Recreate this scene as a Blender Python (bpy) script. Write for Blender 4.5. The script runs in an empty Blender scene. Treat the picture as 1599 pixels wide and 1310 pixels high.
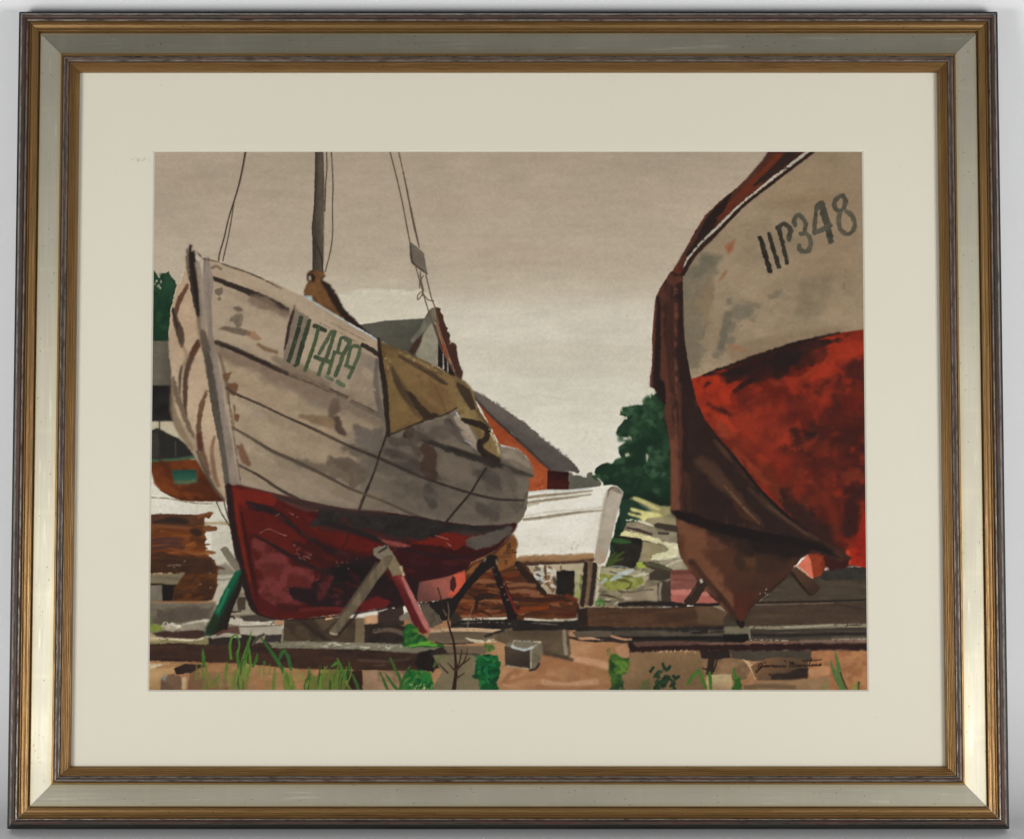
import bpy, math
import numpy as np
from mathutils import Matrix, Vector

# ------------------------------------------------------------------ camera, world, lamps, exposure
scene = bpy.context.scene
COL = scene.collection
R = math.radians
FRAME_W, FRAME_H = 1.0, 0.8266            # outer size of the frame in metres
LEAN = R(11.0)                            # how far the frame leans back against the paper sweep
TILT = R(4.0649)                          # angle left between the frame's normal and the lens axis
PITCH = LEAN - TILT
DIST, OFFX, OFFY = 2.44206, -0.003799, -0.003976
DEPTH = 0.018
UP = Vector((0, math.sin(LEAN), math.cos(LEAN)))
NRM = Vector((0, -math.cos(LEAN), math.sin(LEAN)))
CENTRE = Vector((0, 0, FRAME_H / 2 * math.cos(LEAN) + DEPTH * math.sin(LEAN) + 0.0005))
cam_d = bpy.data.cameras.new('camera')
cam_d.sensor_width = 36.0
cam_d.lens = 85.0
cam_d.clip_start = 0.05
cam_d.clip_end = 60.0
cam = bpy.data.objects.new('camera', cam_d)
COL.objects.link(cam)
fwd = Vector((0, math.cos(PITCH), -math.sin(PITCH)))
cup = Vector((0, math.sin(PITCH), math.cos(PITCH)))
cam.location = CENTRE - Vector((1, 0, 0)) * OFFX + cup * OFFY - fwd * DIST
cam.rotation_euler = (math.pi / 2 - PITCH, 0, 0)
scene.camera = cam

world = bpy.data.worlds.new('World')
scene.world = world
world.use_nodes = True
wb = world.node_tree.nodes['Background']
wb.inputs['Color'].default_value = (0.94, 0.97, 1.0, 1)
wb.inputs['Strength'].default_value = 0.14


def area(name, loc, target, sx, sy, power, col=(1, 1, 1)):
    d = bpy.data.lights.new(name, 'AREA')
    d.shape = 'RECTANGLE'
    d.size, d.size_y = sx, sy
    d.energy = power
    d.color = col
    o = bpy.data.objects.new(name, d)
    COL.objects.link(o)
    o.location = loc
    o.rotation_euler = (Vector(target) - Vector(loc)).to_track_quat('-Z', 'Y').to_euler()
    return o


area('softbox_lamp', (-1.55, -1.75, 0.30), (0.05, 0, 0.38), 0.7, 0.7, 28.2)
area('softbox_lamp', (1.55, -1.75, 0.30), (-0.05, 0, 0.38), 0.7, 0.7, 30.8)

scene.view_settings.view_transform = 'Standard'
scene.view_settings.look = 'None'
scene.view_settings.exposure = 0.0
scene.view_settings.gamma = 1.0
scene.view_settings.use_curve_mapping = False

# ------------------------------------------------------------------ helpers


def new_mat(name):
    m = bpy.data.materials.new(name)
    m.use_nodes = True
    nt = m.node_tree
    return m, nt, nt.nodes['Principled BSDF']


def nd(nt, typ, **kw):
    n = nt.nodes.new(typ)
    for k, v in kw.items():
        if k in n.inputs.keys():
            n.inputs[k].default_value = v
        else:
            setattr(n, k, v)
    return n


def ramp(nt, stops, interp='LINEAR'):
    r = nt.nodes.new('ShaderNodeValToRGB')
    r.color_ramp.interpolation = interp
    els = r.color_ramp.elements
    while len(els) < len(stops):
        els.new(0.5)
    for e, (p, c) in zip(els, stops):
        e.position = p
        e.color = (c[0], c[1], c[2], 1)
    return r


def obj(name, me, mat, parent=None, **props):
    o = bpy.data.objects.new(name, me)
    COL.objects.link(o)
    if mat is not None and me is not None:
        me.materials.append(mat)
    if parent is not None:
        o.parent = parent
    for k, v in props.items():
        o[k] = v
    return o


def mesh_from(name, verts, faces, smooth=False):
    me = bpy.data.meshes.new(name)
    me.from_pydata([tuple(v) for v in verts], [], faces)
    me.update()
    if smooth:
        me.polygons.foreach_set('use_smooth', [True] * len(me.polygons))
    return me


def s2l(c):
    c = np.asarray(c, dtype=np.float64) / 255.0
    return np.where(c <= 0.04045, c / 12.92, ((c + 0.055) / 1.055) ** 2.4)


# ------------------------------------------------------------------ backdrop: white paper sweep
def build_backdrop():
    wall_y = FRAME_H / 2 * math.sin(LEAN) + DEPTH * math.cos(LEAN) + 0.001
    rad = 0.13
    prof = [(-4.0, 0.0), (-1.5, 0.0), (-0.4, 0.0)]
    for i in range(25):
        a = i / 24 * math.pi / 2
        prof.append((wall_y - rad + rad * math.sin(a), rad - rad * math.cos(a)))
    prof += [(wall_y, 0.6), (wall_y, 1.2), (wall_y, 2.4)]
    verts, faces = [], []
    xs = [-3.0, -1.5, -0.7, 0, 0.7, 1.5, 3.0]
    for x in xs:
        for y, z in prof:
            verts.append((x, y, z))
    n = len(prof)
    for i in range(len(xs) - 1):
        for j in range(n - 1):
            a = i * n + j
            faces.append((a, a + n, a + n + 1, a + 1))
    me = mesh_from('backdrop', verts, faces, True)
    m, nt, b = new_mat('backdrop_paper')
    no = nd(nt, 'ShaderNodeTexNoise', Scale=1.7, Detail=3.0)
    rp = ramp(nt, [(0.3, (0.785, 0.785, 0.785)), (0.7, (0.815, 0.815, 0.815))])
    tc = nd(nt, 'ShaderNodeTexCoord')
    nt.links.new(tc.outputs['Object'], no.inputs['Vector'])
    nt.links.new(no.outputs['Fac'], rp.inputs['Fac'])
    nt.links.new(rp.outputs['Color'], b.inputs['Base Color'])
    b.inputs['Roughness'].default_value = 0.75
    b.inputs['Specular IOR Level'].default_value = 0.25
    obj('backdrop', me, m, kind='structure')


build_backdrop()

# ------------------------------------------------------------------ frame materials


def frame_coords(nt, sx, sy, sz):
    tc = nd(nt, 'ShaderNodeTexCoord')
    oi = nd(nt, 'ShaderNodeObjectInfo')
    mul = nd(nt, 'ShaderNodeMath', operation='MULTIPLY')
    mul.inputs[1].default_value = 37.0
    nt.links.new(oi.outputs['Random'], mul.inputs[0])
    add = nd(nt, 'ShaderNodeVectorMath', operation='ADD')
    nt.links.new(tc.outputs['Object'], add.inputs[0])
    nt.links.new(mul.outputs[0], add.inputs[1])
    sc = nd(nt, 'ShaderNodeVectorMath', operation='MULTIPLY')
    sc.inputs[1].default_value = (sx, sy, sz)
    nt.links.new(add.outputs[0], sc.inputs[0])
    return sc.outputs[0], add.outputs[0]


def mix_col(nt, fac, a, b):
    m = nd(nt, 'ShaderNodeMix', data_type='RGBA')
    for s, v in ((m.inputs[0], fac), (m.inputs[6], a), (m.inputs[7], b)):
        if isinstance(v, (int, float)):
            s.default_value = v
        elif isinstance(v, tuple):
            s.default_value = (*v, 1)
        else:
            nt.links.new(v, s)
    return m.outputs[2]


def noise_ramp(nt, vec, scale, detail, lo, hi, rough=0.55):
    n = nd(nt, 'ShaderNodeTexNoise', Scale=scale, Detail=detail, Roughness=rough)
    nt.links.new(vec, n.inputs['Vector'])
    r = ramp(nt, [(lo, (0, 0, 0)), (hi, (1, 1, 1))])
    nt.links.new(n.outputs['Fac'], r.inputs['Fac'])
    return r.outputs['Color']


def specks(nt, vec, scale, size):
    v = nd(nt, 'ShaderNodeTexVoronoi', Scale=scale)
    nt.links.new(vec, v.inputs['Vector'])
    r = ramp(nt, [(size * 0.5, (1, 1, 1)), (size, (0, 0, 0))])
    nt.links.new(v.outputs['Distance'], r.inputs['Fac'])
    n = noise_ramp(nt, vec, scale * 0.35, 1.0, 0.49, 0.56)
    m = nd(nt, 'ShaderNodeMath', operation='MULTIPLY')
    nt.links.new(r.outputs['Color'], m.inputs[0])
    nt.links.new(n, m.inputs[1])
    return m.outputs[0]


def bump(nt, b, h, strength, dist):
    bn = nd(nt, 'ShaderNodeBump', Strength=strength, Distance=dist)
    nt.links.new(h, bn.inputs['Height'])
    nt.links.new(bn.outputs['Normal'], b.inputs['Normal'])


def mat_silver():
    m, nt, b = new_mat('silver_leaf')
    vs, v = frame_coords(nt, 0.35, 1.0, 1.0)
    cloud = noise_ramp(nt, vs, 16.0, 5.0, 0.33, 0.70)
    c = mix_col(nt, cloud, (0.318, 0.293, 0.222), (0.400, 0.376, 0.300))
    # faint brushing along the rail
    lv, _ = frame_coords(nt, 0.02, 1.0, 1.0)
    br = noise_ramp(nt, lv, 500.0, 3.0, 0.3, 0.7)
    c = mix_col(nt, br, c, (0.378, 0.351, 0.276))
    # short straight scratches crossing the rail
    for ang, seed in ((58, 3.1), (118, 7.7)):
        mp = nd(nt, 'ShaderNodeMapping')
        mp.inputs['Location'].default_value = (seed, seed * 0.37, 0)
        mp.inputs['Rotation'].default_value = (0, 0, R(ang))
        mp.inputs['Scale'].default_value = (14, 260, 1)
        nt.links.new(v, mp.inputs['Vector'])
        w = nd(nt, 'ShaderNodeTexNoise', Scale=1.0, Detail=1.0)
        nt.links.new(mp.outputs[0], w.inputs['Vector'])
        wr = ramp(nt, [(0.635, (0, 0, 0)), (0.70, (1, 1, 1))])
        nt.links.new(w.outputs['Fac'], wr.inputs['Fac'])
        gate = noise_ramp(nt, v, 11.0 + seed, 2.0, 0.52, 0.66)
        g = nd(nt, 'ShaderNodeMath', operation='MULTIPLY')
        nt.links.new(wr.outputs['Color'], g.inputs[0])
        nt.links.new(gate, g.inputs[1])
        g2 = nd(nt, 'ShaderNodeMath', operation='MULTIPLY')
        g2.inputs[1].default_value = 0.30
        nt.links.new(g.outputs[0], g2.inputs[0])
        c = mix_col(nt, g2.outputs[0], c, (0.66, 0.62, 0.49))
    # laps of the leaf, every three inches or so
    sx = nd(nt, 'ShaderNodeSeparateXYZ')
    nt.links.new(v, sx.inputs[0])
    pp = nd(nt, 'ShaderNodeMath', operation='PINGPONG')
    pp.inputs[1].default_value = 0.041
    nt.links.new(sx.outputs[0], pp.inputs[0])
    lr = ramp(nt, [(0.0, (0.2, 0.2, 0.2)), (0.0009, (0, 0, 0))])
    nt.links.new(pp.outputs[0], lr.inputs['Fac'])
    c = mix_col(nt, lr.outputs['Color'], c, (0.46, 0.42, 0.29))
    # yellower, rubbed edges of the panel
    sy = nd(nt, 'ShaderNodeTexCoord')
    sxyz = nd(nt, 'ShaderNodeSeparateXYZ')
    nt.links.new(sy.outputs['Object'], sxyz.inputs[0])
    er = ramp(nt, [(0.0225, (0.8, 0.8, 0.8)), (0.0245, (0, 0, 0)), (0.0405, (0, 0, 0)), (0.0445, (0.8, 0.8, 0.8))])
    nt.links.new(sxyz.outputs[1], er.inputs['Fac'])
    c = mix_col(nt, er.outputs['Color'], c, (0.36, 0.30, 0.165))
    for scl, sz in ((170.0, 0.15), (90.0, 0.095)):
        sp = specks(nt, v, scl, sz)
        dim = nd(nt, 'ShaderNodeMath', operation='MULTIPLY')
        dim.inputs[1].default_value = 0.6
        nt.links.new(sp, dim.inputs[0])
        c = mix_col(nt, dim.outputs[0], c, (0.07, 0.05, 0.03))
    nt.links.new(c, b.inputs['Base Color'])
    b.inputs['Metallic'].default_value = 0.80
    rr = nd(nt, 'ShaderNodeMapRange')
    rr.inputs[3].default_value = 0.46
    rr.inputs[4].default_value = 0.58
    nt.links.new(cloud, rr.inputs[0])
    nt.links.new(rr.outputs[0], b.inputs['Roughness'])
    bump(nt, b, br, 0.12, 0.0004)
    return m


def mat_gilt():
    m, nt, b = new_mat('dull_gilding')
    vs, v = frame_coords(nt, 0.03, 1.0, 1.0)
    st = noise_ramp(nt, vs, 700.0, 3.0, 0.3, 0.72)
    c = mix_col(nt, st, (0.165, 0.083, 0.024), (0.315, 0.183, 0.066))
    cl = noise_ramp(nt, v, 12.0, 3.0, 0.35, 0.7)
    c = mix_col(nt, cl, c, (0.235, 0.131, 0.043))
    sp = specks(nt, v, 150.0, 0.12)
    c = mix_col(nt, sp, c, (0.045, 0.03, 0.02))
    nt.links.new(c, b.inputs['Base Color'])
    b.inputs['Metallic'].default_value = 0.62
    b.inputs['Roughness'].default_value = 0.36
    bump(nt, b, st, 0.35, 0.0005)
    return m


def mat_bole():
    """dark red clay with the silver rubbed through along the crests"""
    m, nt, b = new_mat('rubbed_red_bole')
    vs, v = frame_coords(nt, 0.014, 1.0, 1.0)
    st = noise_ramp(nt, vs, 900.0, 4.0, 0.38, 0.66, 0.7)
    vm, _ = frame_coords(nt, 0.16, 1.0, 1.0)
    brk = noise_ramp(nt, vm, 420.0, 4.0, 0.36, 0.56, 0.75)
    tc = nd(nt, 'ShaderNodeTexCoord')
    xyz = nd(nt, 'ShaderNodeSeparateXYZ')
    nt.links.new(tc.outputs['Object'], xyz.inputs[0])
    # distance from the outer edge in metres -> crests of ridge and bead
    mul = nd(nt, 'ShaderNodeMath', operation='MULTIPLY')
    mul.inputs[1].default_value = 16.0
    nt.links.new(xyz.outputs[1], mul.inputs[0])
    k = 0.016
    cre = ramp(nt, [(3.6 * k, (0.25, 0.25, 0.25)), (4.5 * k, (1, 1, 1)), (5.6 * k, (0.12, 0.12, 0.12)), (9.3 * k, (0.05, 0.05, 0.05)), (10.3 * k, (0.75, 0.75, 0.75)), (11.3 * k, (0.15, 0.15, 0.15)),
                    (47.3 * k, (0.15, 0.15, 0.15)), (48.1 * k, (0.9, 0.9, 0.9)), (49.4 * k, (0.1, 0.1, 0.1)), (50.6 * k, (0.15, 0.15, 0.15)), (51.9 * k, (0.55, 0.55, 0.55)), (52.8 * k, (0.1, 0.1, 0.1))])
    nt.links.new(mul.outputs[0], cre.inputs['Fac'])
    f = nd(nt, 'ShaderNodeMath', operation='MULTIPLY')
    nt.links.new(cre.outputs['Color'], f.inputs[0])
    nt.links.new(brk, f.inputs[1])
    g = nd(nt, 'ShaderNodeMath', operation='MULTIPLY')
    g.inputs[1].default_value = 0.13
    nt.links.new(st, g.inputs[0])
    mx = nd(nt, 'ShaderNodeMath', operation='MAXIMUM')
    nt.links.new(f.outputs[0], mx.inputs[0])
    nt.links.new(g.outputs[0], mx.inputs[1])
    red = noise_ramp(nt, vm, 120.0, 2.0, 0.35, 0.65)
    dark = mix_col(nt, red, (0.026, 0.016, 0.012), (0.060, 0.021, 0.016))
    c = mix_col(nt, mx.outputs[0], dark, (0.44, 0.405, 0.335))
    nt.links.new(c, b.inputs['Base Color'])
    mr = nd(nt, 'ShaderNodeMapRange')
    mr.inputs[3].default_value = 0.1
    mr.inputs[4].default_value = 0.95
    nt.links.new(mx.outputs[0], mr.inputs[0])
    nt.links.new(mr.outputs[0], b.inputs['Metallic'])
    b.inputs['Roughness'].default_value = 0.34
    b.inputs['Specular IOR Level'].default_value = 0.16
    bump(nt, b, st, 0.3, 0.0004)
    return m


def mat_black():
    m, nt, b = new_mat('black_lacquer')
    vs, v = frame_coords(nt, 0.06, 1.0, 1.0)
    st = noise_ramp(nt, vs, 260.0, 3.0, 0.35, 0.75)
    c = mix_col(nt, st, (0.010, 0.010, 0.009), (0.026, 0.027, 0.025))
    nt.links.new(c, b.inputs['Base Color'])
    b.inputs['Roughness'].default_value = 0.38
    b.inputs['Specular IOR Level'].default_value = 0.3
    return m


M_SILVER, M_GILT, M_BOLE, M_BLACK = mat_silver(), mat_gilt(), mat_bole(), mat_black()

# ------------------------------------------------------------------ the framed watercolour: one thing
root = bpy.data.objects.new('framed_watercolour', None)
COL.objects.link(root)
root.empty_display_size = 0.1
# base of the thing: middle of the frame's lower edge; local X right, Y up the picture, Z out of it
root.matrix_world = Matrix((
    (1, UP.x, NRM.x, 0), (0, UP.y, NRM.y, 0), (0, UP.z, NRM.z, 0), (0, 0, 0, 1)))
root.location = CENTRE - UP * (FRAME_H / 2)
root['label'] = 'framed watercolour of two beached fishing boats, silver and gilt frame, wide cream mat'
root['category'] = 'framed painting'
HH = FRAME_H / 2


def frame_section(length, prof, name):
    """a mitred length of moulding; prof = [(distance from the outer edge, height)] in mm; local X along, Y inward"""
    gap = 0.0002
    # round the profile a little by inserting Catmull-Rom points
    P = [np.array(p, float) / 1000.0 for p in prof]
    verts, faces = [], []
    nx = 2
    for d, z in P:
        half = length / 2 - d - gap
        verts += [(-half, d, z), (half, d, z)]
    for i in range(len(P) - 1):
        a = 2 * i
        faces.append((a, a + 1, a + 3, a + 2))
    return mesh_from(name, verts, faces, True)


def cr(pts, n=4):
    """smooth an open profile"""
    p = [np.array(q, float) for q in pts]
    p = [2 * p[0] - p[1]] + p + [2 * p[-1] - p[-2]]
    out = []
    for i in range(1, len(p) - 2):
        for k in range(n):
            t = k / n
            out.append(0.5 * ((2 * p[i]) + (p[i + 1] - p[i - 1]) * t + (2 * p[i - 1] - 5 * p[i] + 4 * p[i + 1] - p[i + 2]) * t * t
                              + (-p[i - 1] + 3 * p[i] - 3 * p[i + 1] + p[i + 2]) * t ** 3))
    out.append(p[-2])
    return [tuple(q) for q in out]


def moulding(lip):
    """cross-sections of the moulding, outside to inside; lip widens the black outer edge"""
    def sq(p):
        return [(11.3 - (11.3 - d) * (7.9 - lip) / 7.9, z) for d, z in p]
    black = [(3.4, -18), (0.0, -18), (0.0, -17.9), (0.0, -0.1), (0.0, 0.0), (0.7, 0.35), (1.25, 0.45), (1.3, 0.3), (1.45, 0.3), (1.5, 0.6), (2.0 + lip * 0.5, 2.6), (2.7 + lip * 0.9, 4.9), (3.4 + lip, 6.2)]
    ridge = sq(cr([(3.4, 6.2), (4.1, 8.2), (5.3, 9.4), (6.8, 9.3), (8.1, 8.5), (8.9, 7.3), (9.6, 7.9), (10.6, 7.7), (11.3, 6.3)]))
    gilt = cr([(11.3, 6.3), (11.9, 4.9), (12.6, 6.4), (13.3, 6.5), (13.9, 5.0), (14.5, 5.8), (15.3, 5.5), (17.0, 4.8), (19.0, 4.8), (20.3, 5.4), (21.0, 4.9), (21.5, 1.0), (22.3, 0.9)])
    panel = cr([(22.3, 1.4), (22.6, 1.9), (24.5, 2.2), (29, 2.9), (34, 3.7), (39, 4.6), (43, 5.4), (44.6, 5.8)])
    fillet = cr([(44.6, 5.8), (45.1, 6.3), (46.2, 6.4), (47.0, 5.6)])
    bead = cr([(47.0, 5.6), (47.5, 7.0), (48.7, 8.0), (50.0, 8.0), (51.0, 7.1), (51.4, 6.4), (51.9, 6.5), (52.6, 5.6), (53.2, 4.0)])
    sight = cr([(53.2, 4.0), (54.0, 4.1), (54.7, 2.9), (55.3, 3.2), (56.0, 1.9), (56.7, 2.2), (57.4, 0.8), (58.2, 1.0), (59.0, -0.6), (59.8, -0.5), (60.5, -1.9), (61.2, -2.6), (61.6, -3.6)]) + [(61.6, -3.8), (61.6, -8.1), (50.0, -8.1)]
    return black, ridge, gilt, panel, fillet, bead, sight


for length, off, rot, lab in ((FRAME_W, FRAME_H / 2, 0, 'lower rail with dull grey-green silver panel'), (FRAME_W, FRAME_H / 2, 2, 'upper rail with dark grey-green silver panel'),
                              (FRAME_H, FRAME_W / 2, 1, 'right rail with bright silver panel'), (FRAME_H, FRAME_W / 2, 3, 'left rail with bright silver panel')):
    PROF_BLACK, PROF_RIDGE, PROF_GILT, PROF_PANEL, PROF_FILLET, PROF_BEAD, PROF_SIGHT = moulding(1.6 if rot == 0 else 0.0)
    rail = obj('frame_rail', frame_section(length, PROF_BLACK, 'frame_rail'), M_BLACK, root, label=lab)
    a = rot * math.pi / 2
    # inward direction (local Y) of the rail: 0 up, 1 left, 2 down, 3 right
    ca, sa = math.cos(a), math.sin(a)
    inward = Vector((-sa, ca, 0))
    rail.matrix_local = Matrix.Translation(Vector((0, HH, 0)) - inward * off) @ Matrix.Rotation(a, 4, 'Z')
    obj('worn_ridge', frame_section(length, PROF_RIDGE, 'worn_ridge'), M_BOLE, rail)
    obj('gilt_band', frame_section(length, PROF_GILT, 'gilt_band'), M_GILT, rail)
    obj('silver_panel', frame_section(length, PROF_PANEL, 'silver_panel'), M_SILVER, rail)
    obj('gilt_fillet', frame_section(length, PROF_FILLET, 'gilt_fillet'), M_GILT, rail)
    obj('worn_bead', frame_section(length, PROF_BEAD, 'worn_bead'), M_BOLE, rail)
    obj('gilt_sight_edge', frame_section(length, PROF_SIGHT, 'gilt_sight_edge'), M_GILT, rail)


def rect_pts(x0, x1, y0, y1, z):
    return [(x0, y0 + HH, z), (x1, y0 + HH, z), (x1, y1 + HH, z), (x0, y1 + HH, z)]


# dark wood behind the mitres, and the back board
def slab(name, x0, x1, y0, y1, z0, z1, mat, parent, **kw):
    v = rect_pts(x0, x1, y0, y1, z0) + rect_pts(x0, x1, y0, y1, z1)
    f = [(3, 2, 1, 0), (4, 5, 6, 7), (0, 1, 5, 4), (1, 2, 6, 5), (2, 3, 7, 6), (3, 0, 4, 7)]
    return obj(name, mesh_from(name, v, f), mat, parent, **kw)


m, nt, b = new_mat('brown_board')
n = nd(nt, 'ShaderNodeTexNoise', Scale=40.0, Detail=3.0)
rp = ramp(nt, [(0.3, (0.10, 0.07, 0.045)), (0.7, (0.15, 0.105, 0.07))])
nt.links.new(n.outputs['Fac'], rp.inputs['Fac'])
nt.links.new(rp.outputs['Color'], b.inputs['Base Color'])
slab('back_board', -0.46, 0.46, -0.375, 0.375, -0.0165, -0.0125, m, root)

# ------------------------------------------------------------------ mat with a bevelled window
OX0, OX1, OY0, OY1 = -0.3611, 0.3612, -0.2757, 0.2706
MZ, MB = -0.0080, 0.0013


def build_mat():
    bx = 0.0016
    outer = rect_pts(-0.448, 0.448, -0.362, 0.362, MZ)
    inner = rect_pts(OX0 - bx, OX1 + bx, OY0 - bx, OY1 + bx, MZ)
    low = rect_pts(OX0, OX1, OY0, OY1, MZ - MB)
    m, nt, b = new_mat('cream_mat_board')
    tc = nd(nt, 'ShaderNodeTexCoord')
    c1 = noise_ramp(nt, tc.outputs['Object'], 5.0, 4.0, 0.3, 0.72)
    c = mix_col(nt, c1, (0.674, 0.630, 0.514), (0.698, 0.653, 0.536))
    c2 = noise_ramp(nt, tc.outputs['Object'], 900.0, 2.0, 0.35, 0.65)
    c = mix_col(nt, c2, c, (0.690, 0.645, 0.528))
    sp = specks(nt, tc.outputs['Object'], 55.0, 0.035)
    c = mix_col(nt, sp, c, (0.46, 0.40, 0.30))
    # faint rubbed mark left of the window's upper corner
    mp = nd(nt, 'ShaderNodeMapping')
    mp.inputs['Location'].default_value = (0.377 * 60, -(0.2622 + HH) * 330, 0)
    mp.inputs['Scale'].default_value = (60, 330, 0)
    nt.links.new(tc.outputs['Object'], mp.inputs['Vector'])
    gr = nd(nt, 'ShaderNodeTexGradient', gradient_type='SPHERICAL')
    nt.links.new(mp.outputs[0], gr.inputs[0])
    sm = noise_ramp(nt, tc.outputs['Object'], 260.0, 2.0, 0.42, 0.66)
    mm = nd(nt, 'ShaderNodeMath', operation='MULTIPLY')
    nt.links.new(gr.outputs['Fac'], mm.inputs[0])
    nt.links.new(sm, mm.inputs[1])
    c = mix_col(nt, mm.outputs[0], c, (0.43, 0.37, 0.27))
    nt.links.new(c, b.inputs['Base Color'])
    b.inputs['Roughness'].default_value = 0.9
    b.inputs['Specular IOR Level'].default_value = 0.15
    bump(nt, b, c2, 0.05, 0.0003)
    f = [(i, (i + 1) % 4, 4 + (i + 1) % 4, 4 + i) for i in range(4)]
    mo = obj('mat_board', mesh_from('mat_board', outer + inner, f), m, root)
    m2, nt2, b2 = new_mat('mat_core')
    n2 = nd(nt2, 'ShaderNodeTexNoise', Scale=300.0)
    r2 = ramp(nt2, [(0.3, (0.56, 0.52, 0.42)), (0.7, (0.68, 0.65, 0.55))])
    nt2.links.new(n2.outputs['Fac'], r2.inputs['Fac'])
    nt2.links.new(r2.outputs['Color'], b2.inputs['Base Color'])
    b2.inputs['Roughness'].default_value = 0.9
    obj('window_bevel', mesh_from('window_bevel', inner + low, f), m2, mo)


build_mat()
# ------------------------------------------------------------------ the watercolour
# Painted with washes and brush strokes on a grid over the sheet. Stroke points are written in the tracing's own
# pixels and laid on the sheet by U(); each pictured thing becomes its own patch of the sheet.
SX0, SX1, SY0, SY1 = -0.3640, 0.3642, -0.2785, 0.2733
SHEET_Z = -0.0094
CW, CH = 1040, 788
PPX = (SX1 - SX0) / (CW - 1)


def U(p):
    p = np.asarray(p, float).reshape(-1, 2)
    f, cx, cy = 3775.0, 799.5, 655.0
    ax, ay = (p[:, 0] - cx) / f, (p[:, 1] - cy) / f
    st, ct = math.sin(TILT), math.cos(TILT)
    ndotc = -ct * DIST - st * OFFY
    s = (SHEET_Z + ndotc) / (-st * ay - ct)
    X = s * ax - OFFX
    Y = -ct * (s * ay - OFFY) + st * (s - DIST)
    return np.stack([(X - SX0) / (SX1 - SX0) * (CW - 1), (SY1 - Y) / (SY1 - SY0) * (CH - 1)], 1)


RNG = np.random.RandomState(11)
PADN = 400


def _up(a, H, W):
    h, w = a.shape
    y = np.linspace(0, h - 1.001, H)
    x = np.linspace(0, w - 1.001, W)
    yi, xi = y.astype(int), x.astype(int)
    fy, fx = y - yi, x - xi
    fy, fx = (fy * fy * (3 - 2 * fy))[:, None], (fx * fx * (3 - 2 * fx))[None]
    return (a[yi][:, xi] * (1 - fy) * (1 - fx) + a[yi][:, xi + 1] * (1 - fy) * fx
            + a[yi + 1][:, xi] * fy * (1 - fx) + a[yi + 1][:, xi + 1] * fy * fx)


def make_noise(sx, sy, octs=3):
    H, W = CH + PADN, CW + PADN
    out = np.zeros((H, W))
    amp = 1.0
    for o in range(octs):
        a = RNG.randn(max(3, int(H / sy) + 2), max(3, int(W / sx) + 2))
        out += amp * _up(a, H, W)
        amp *= 0.55
        sx, sy = max(sx / 2.1, 1.01), max(sy / 2.1, 1.01)
    return (out / out.std()).astype(np.float32)


N_GRAIN = make_noise(2.4, 1.9, 1)
N_FINE = make_noise(5, 4, 2)
N_MID = make_noise(17, 15, 3)
N_BIG = make_noise(60, 46, 4)
N_HOR = make_noise(46, 7, 3)
N_VERT = make_noise(6, 40, 3)
NOISES = {'g': N_GRAIN, 'f': N_FINE, 'm': N_MID, 'b': N_BIG, 'h': N_HOR, 'v': N_VERT}

CANVAS = np.zeros((CH, CW, 3), np.float32)
LABEL = np.zeros((CH, CW), np.int16)
REGIONS = []
CUR = 0
CLIP = None


def region(name, label=None):
    global CUR
    REGIONS.append((name, label))
    CUR = len(REGIONS) - 1
    return CUR


def back(i):
    global CUR
    CUR = i


def noise(kind, y0, y1, x0, x1):
    oy, ox = RNG.randint(0, PADN, 2)
    return NOISES[kind][y0 + oy:y1 + oy, x0 + ox:x1 + ox]


def P(s):
    if isinstance(s, str):
        return np.array([float(v) for v in s.replace(',', ' ').split()]).reshape(-1, 2)
    return np.asarray(s, float).reshape(-1, 2)


def spline(p, closed, n):
    if len(p) < 3 or n < 2:
        return p
    if closed:
        q = np.vstack([p[-1:], p, p[:2]])
    else:
        q = np.vstack([2 * p[:1] - p[1:2], p, 2 * p[-1:] - p[-2:-1]])
    out = []
    for i in range(1, len(q) - 2):
        for k in range(n):
            t = k / n
            out.append(0.5 * (2 * q[i] + (q[i + 1] - q[i - 1]) * t + (2 * q[i - 1] - 5 * q[i] + 4 * q[i + 1] - q[i + 2]) * t * t
                              + (3 * q[i] - q[i - 1] - 3 * q[i + 1] + q[i + 2]) * t ** 3))
    if not closed:
        out.append(q[-2])
    return np.array(out)


def box_of(p, pad):
    x0, y0 = np.floor(p.min(0) - pad).astype(int)
    x1, y1 = np.ceil(p.max(0) + pad).astype(int) + 1
    x0, y0, x1, y1 = max(x0, 0), max(y0, 0), min(x1, CW), min(y1, CH)
    return (y0, y1, x0, x1) if x1 > x0 and y1 > y0 else None


def sd_poly(p, bx):
    y0, y1, x0, x1 = bx
    Y, X = np.mgrid[y0:y1, x0:x1].astype(np.float32)
    d = np.full(X.shape, 1e12, np.float32)
    ins = np.zeros(X.shape, bool)
    n = len(p)
    for i in range(n):
        ax, ay = p[i]
        bx_, by_ = p[(i + 1) % n]
        ex, ey = bx_ - ax, by_ - ay
        L = ex * ex + ey * ey
        if L < 1e-9:
            continue
        wx, wy = X - np.float32(ax), Y - np.float32(ay)
        t = np.clip((wx * np.float32(ex) + wy * np.float32(ey)) / np.float32(L), 0, 1)
        qx, qy = wx - t * np.float32(ex), wy - t * np.float32(ey)
        np.minimum(d, qx * qx + qy * qy, out=d)
        c = ((ay > Y) != (by_ > Y))
        if ey != 0:
            ins ^= c & (X < ex * (Y - ay) / ey + ax)
    d = np.sqrt(d)
    return np.where(ins, -d, d)


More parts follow.
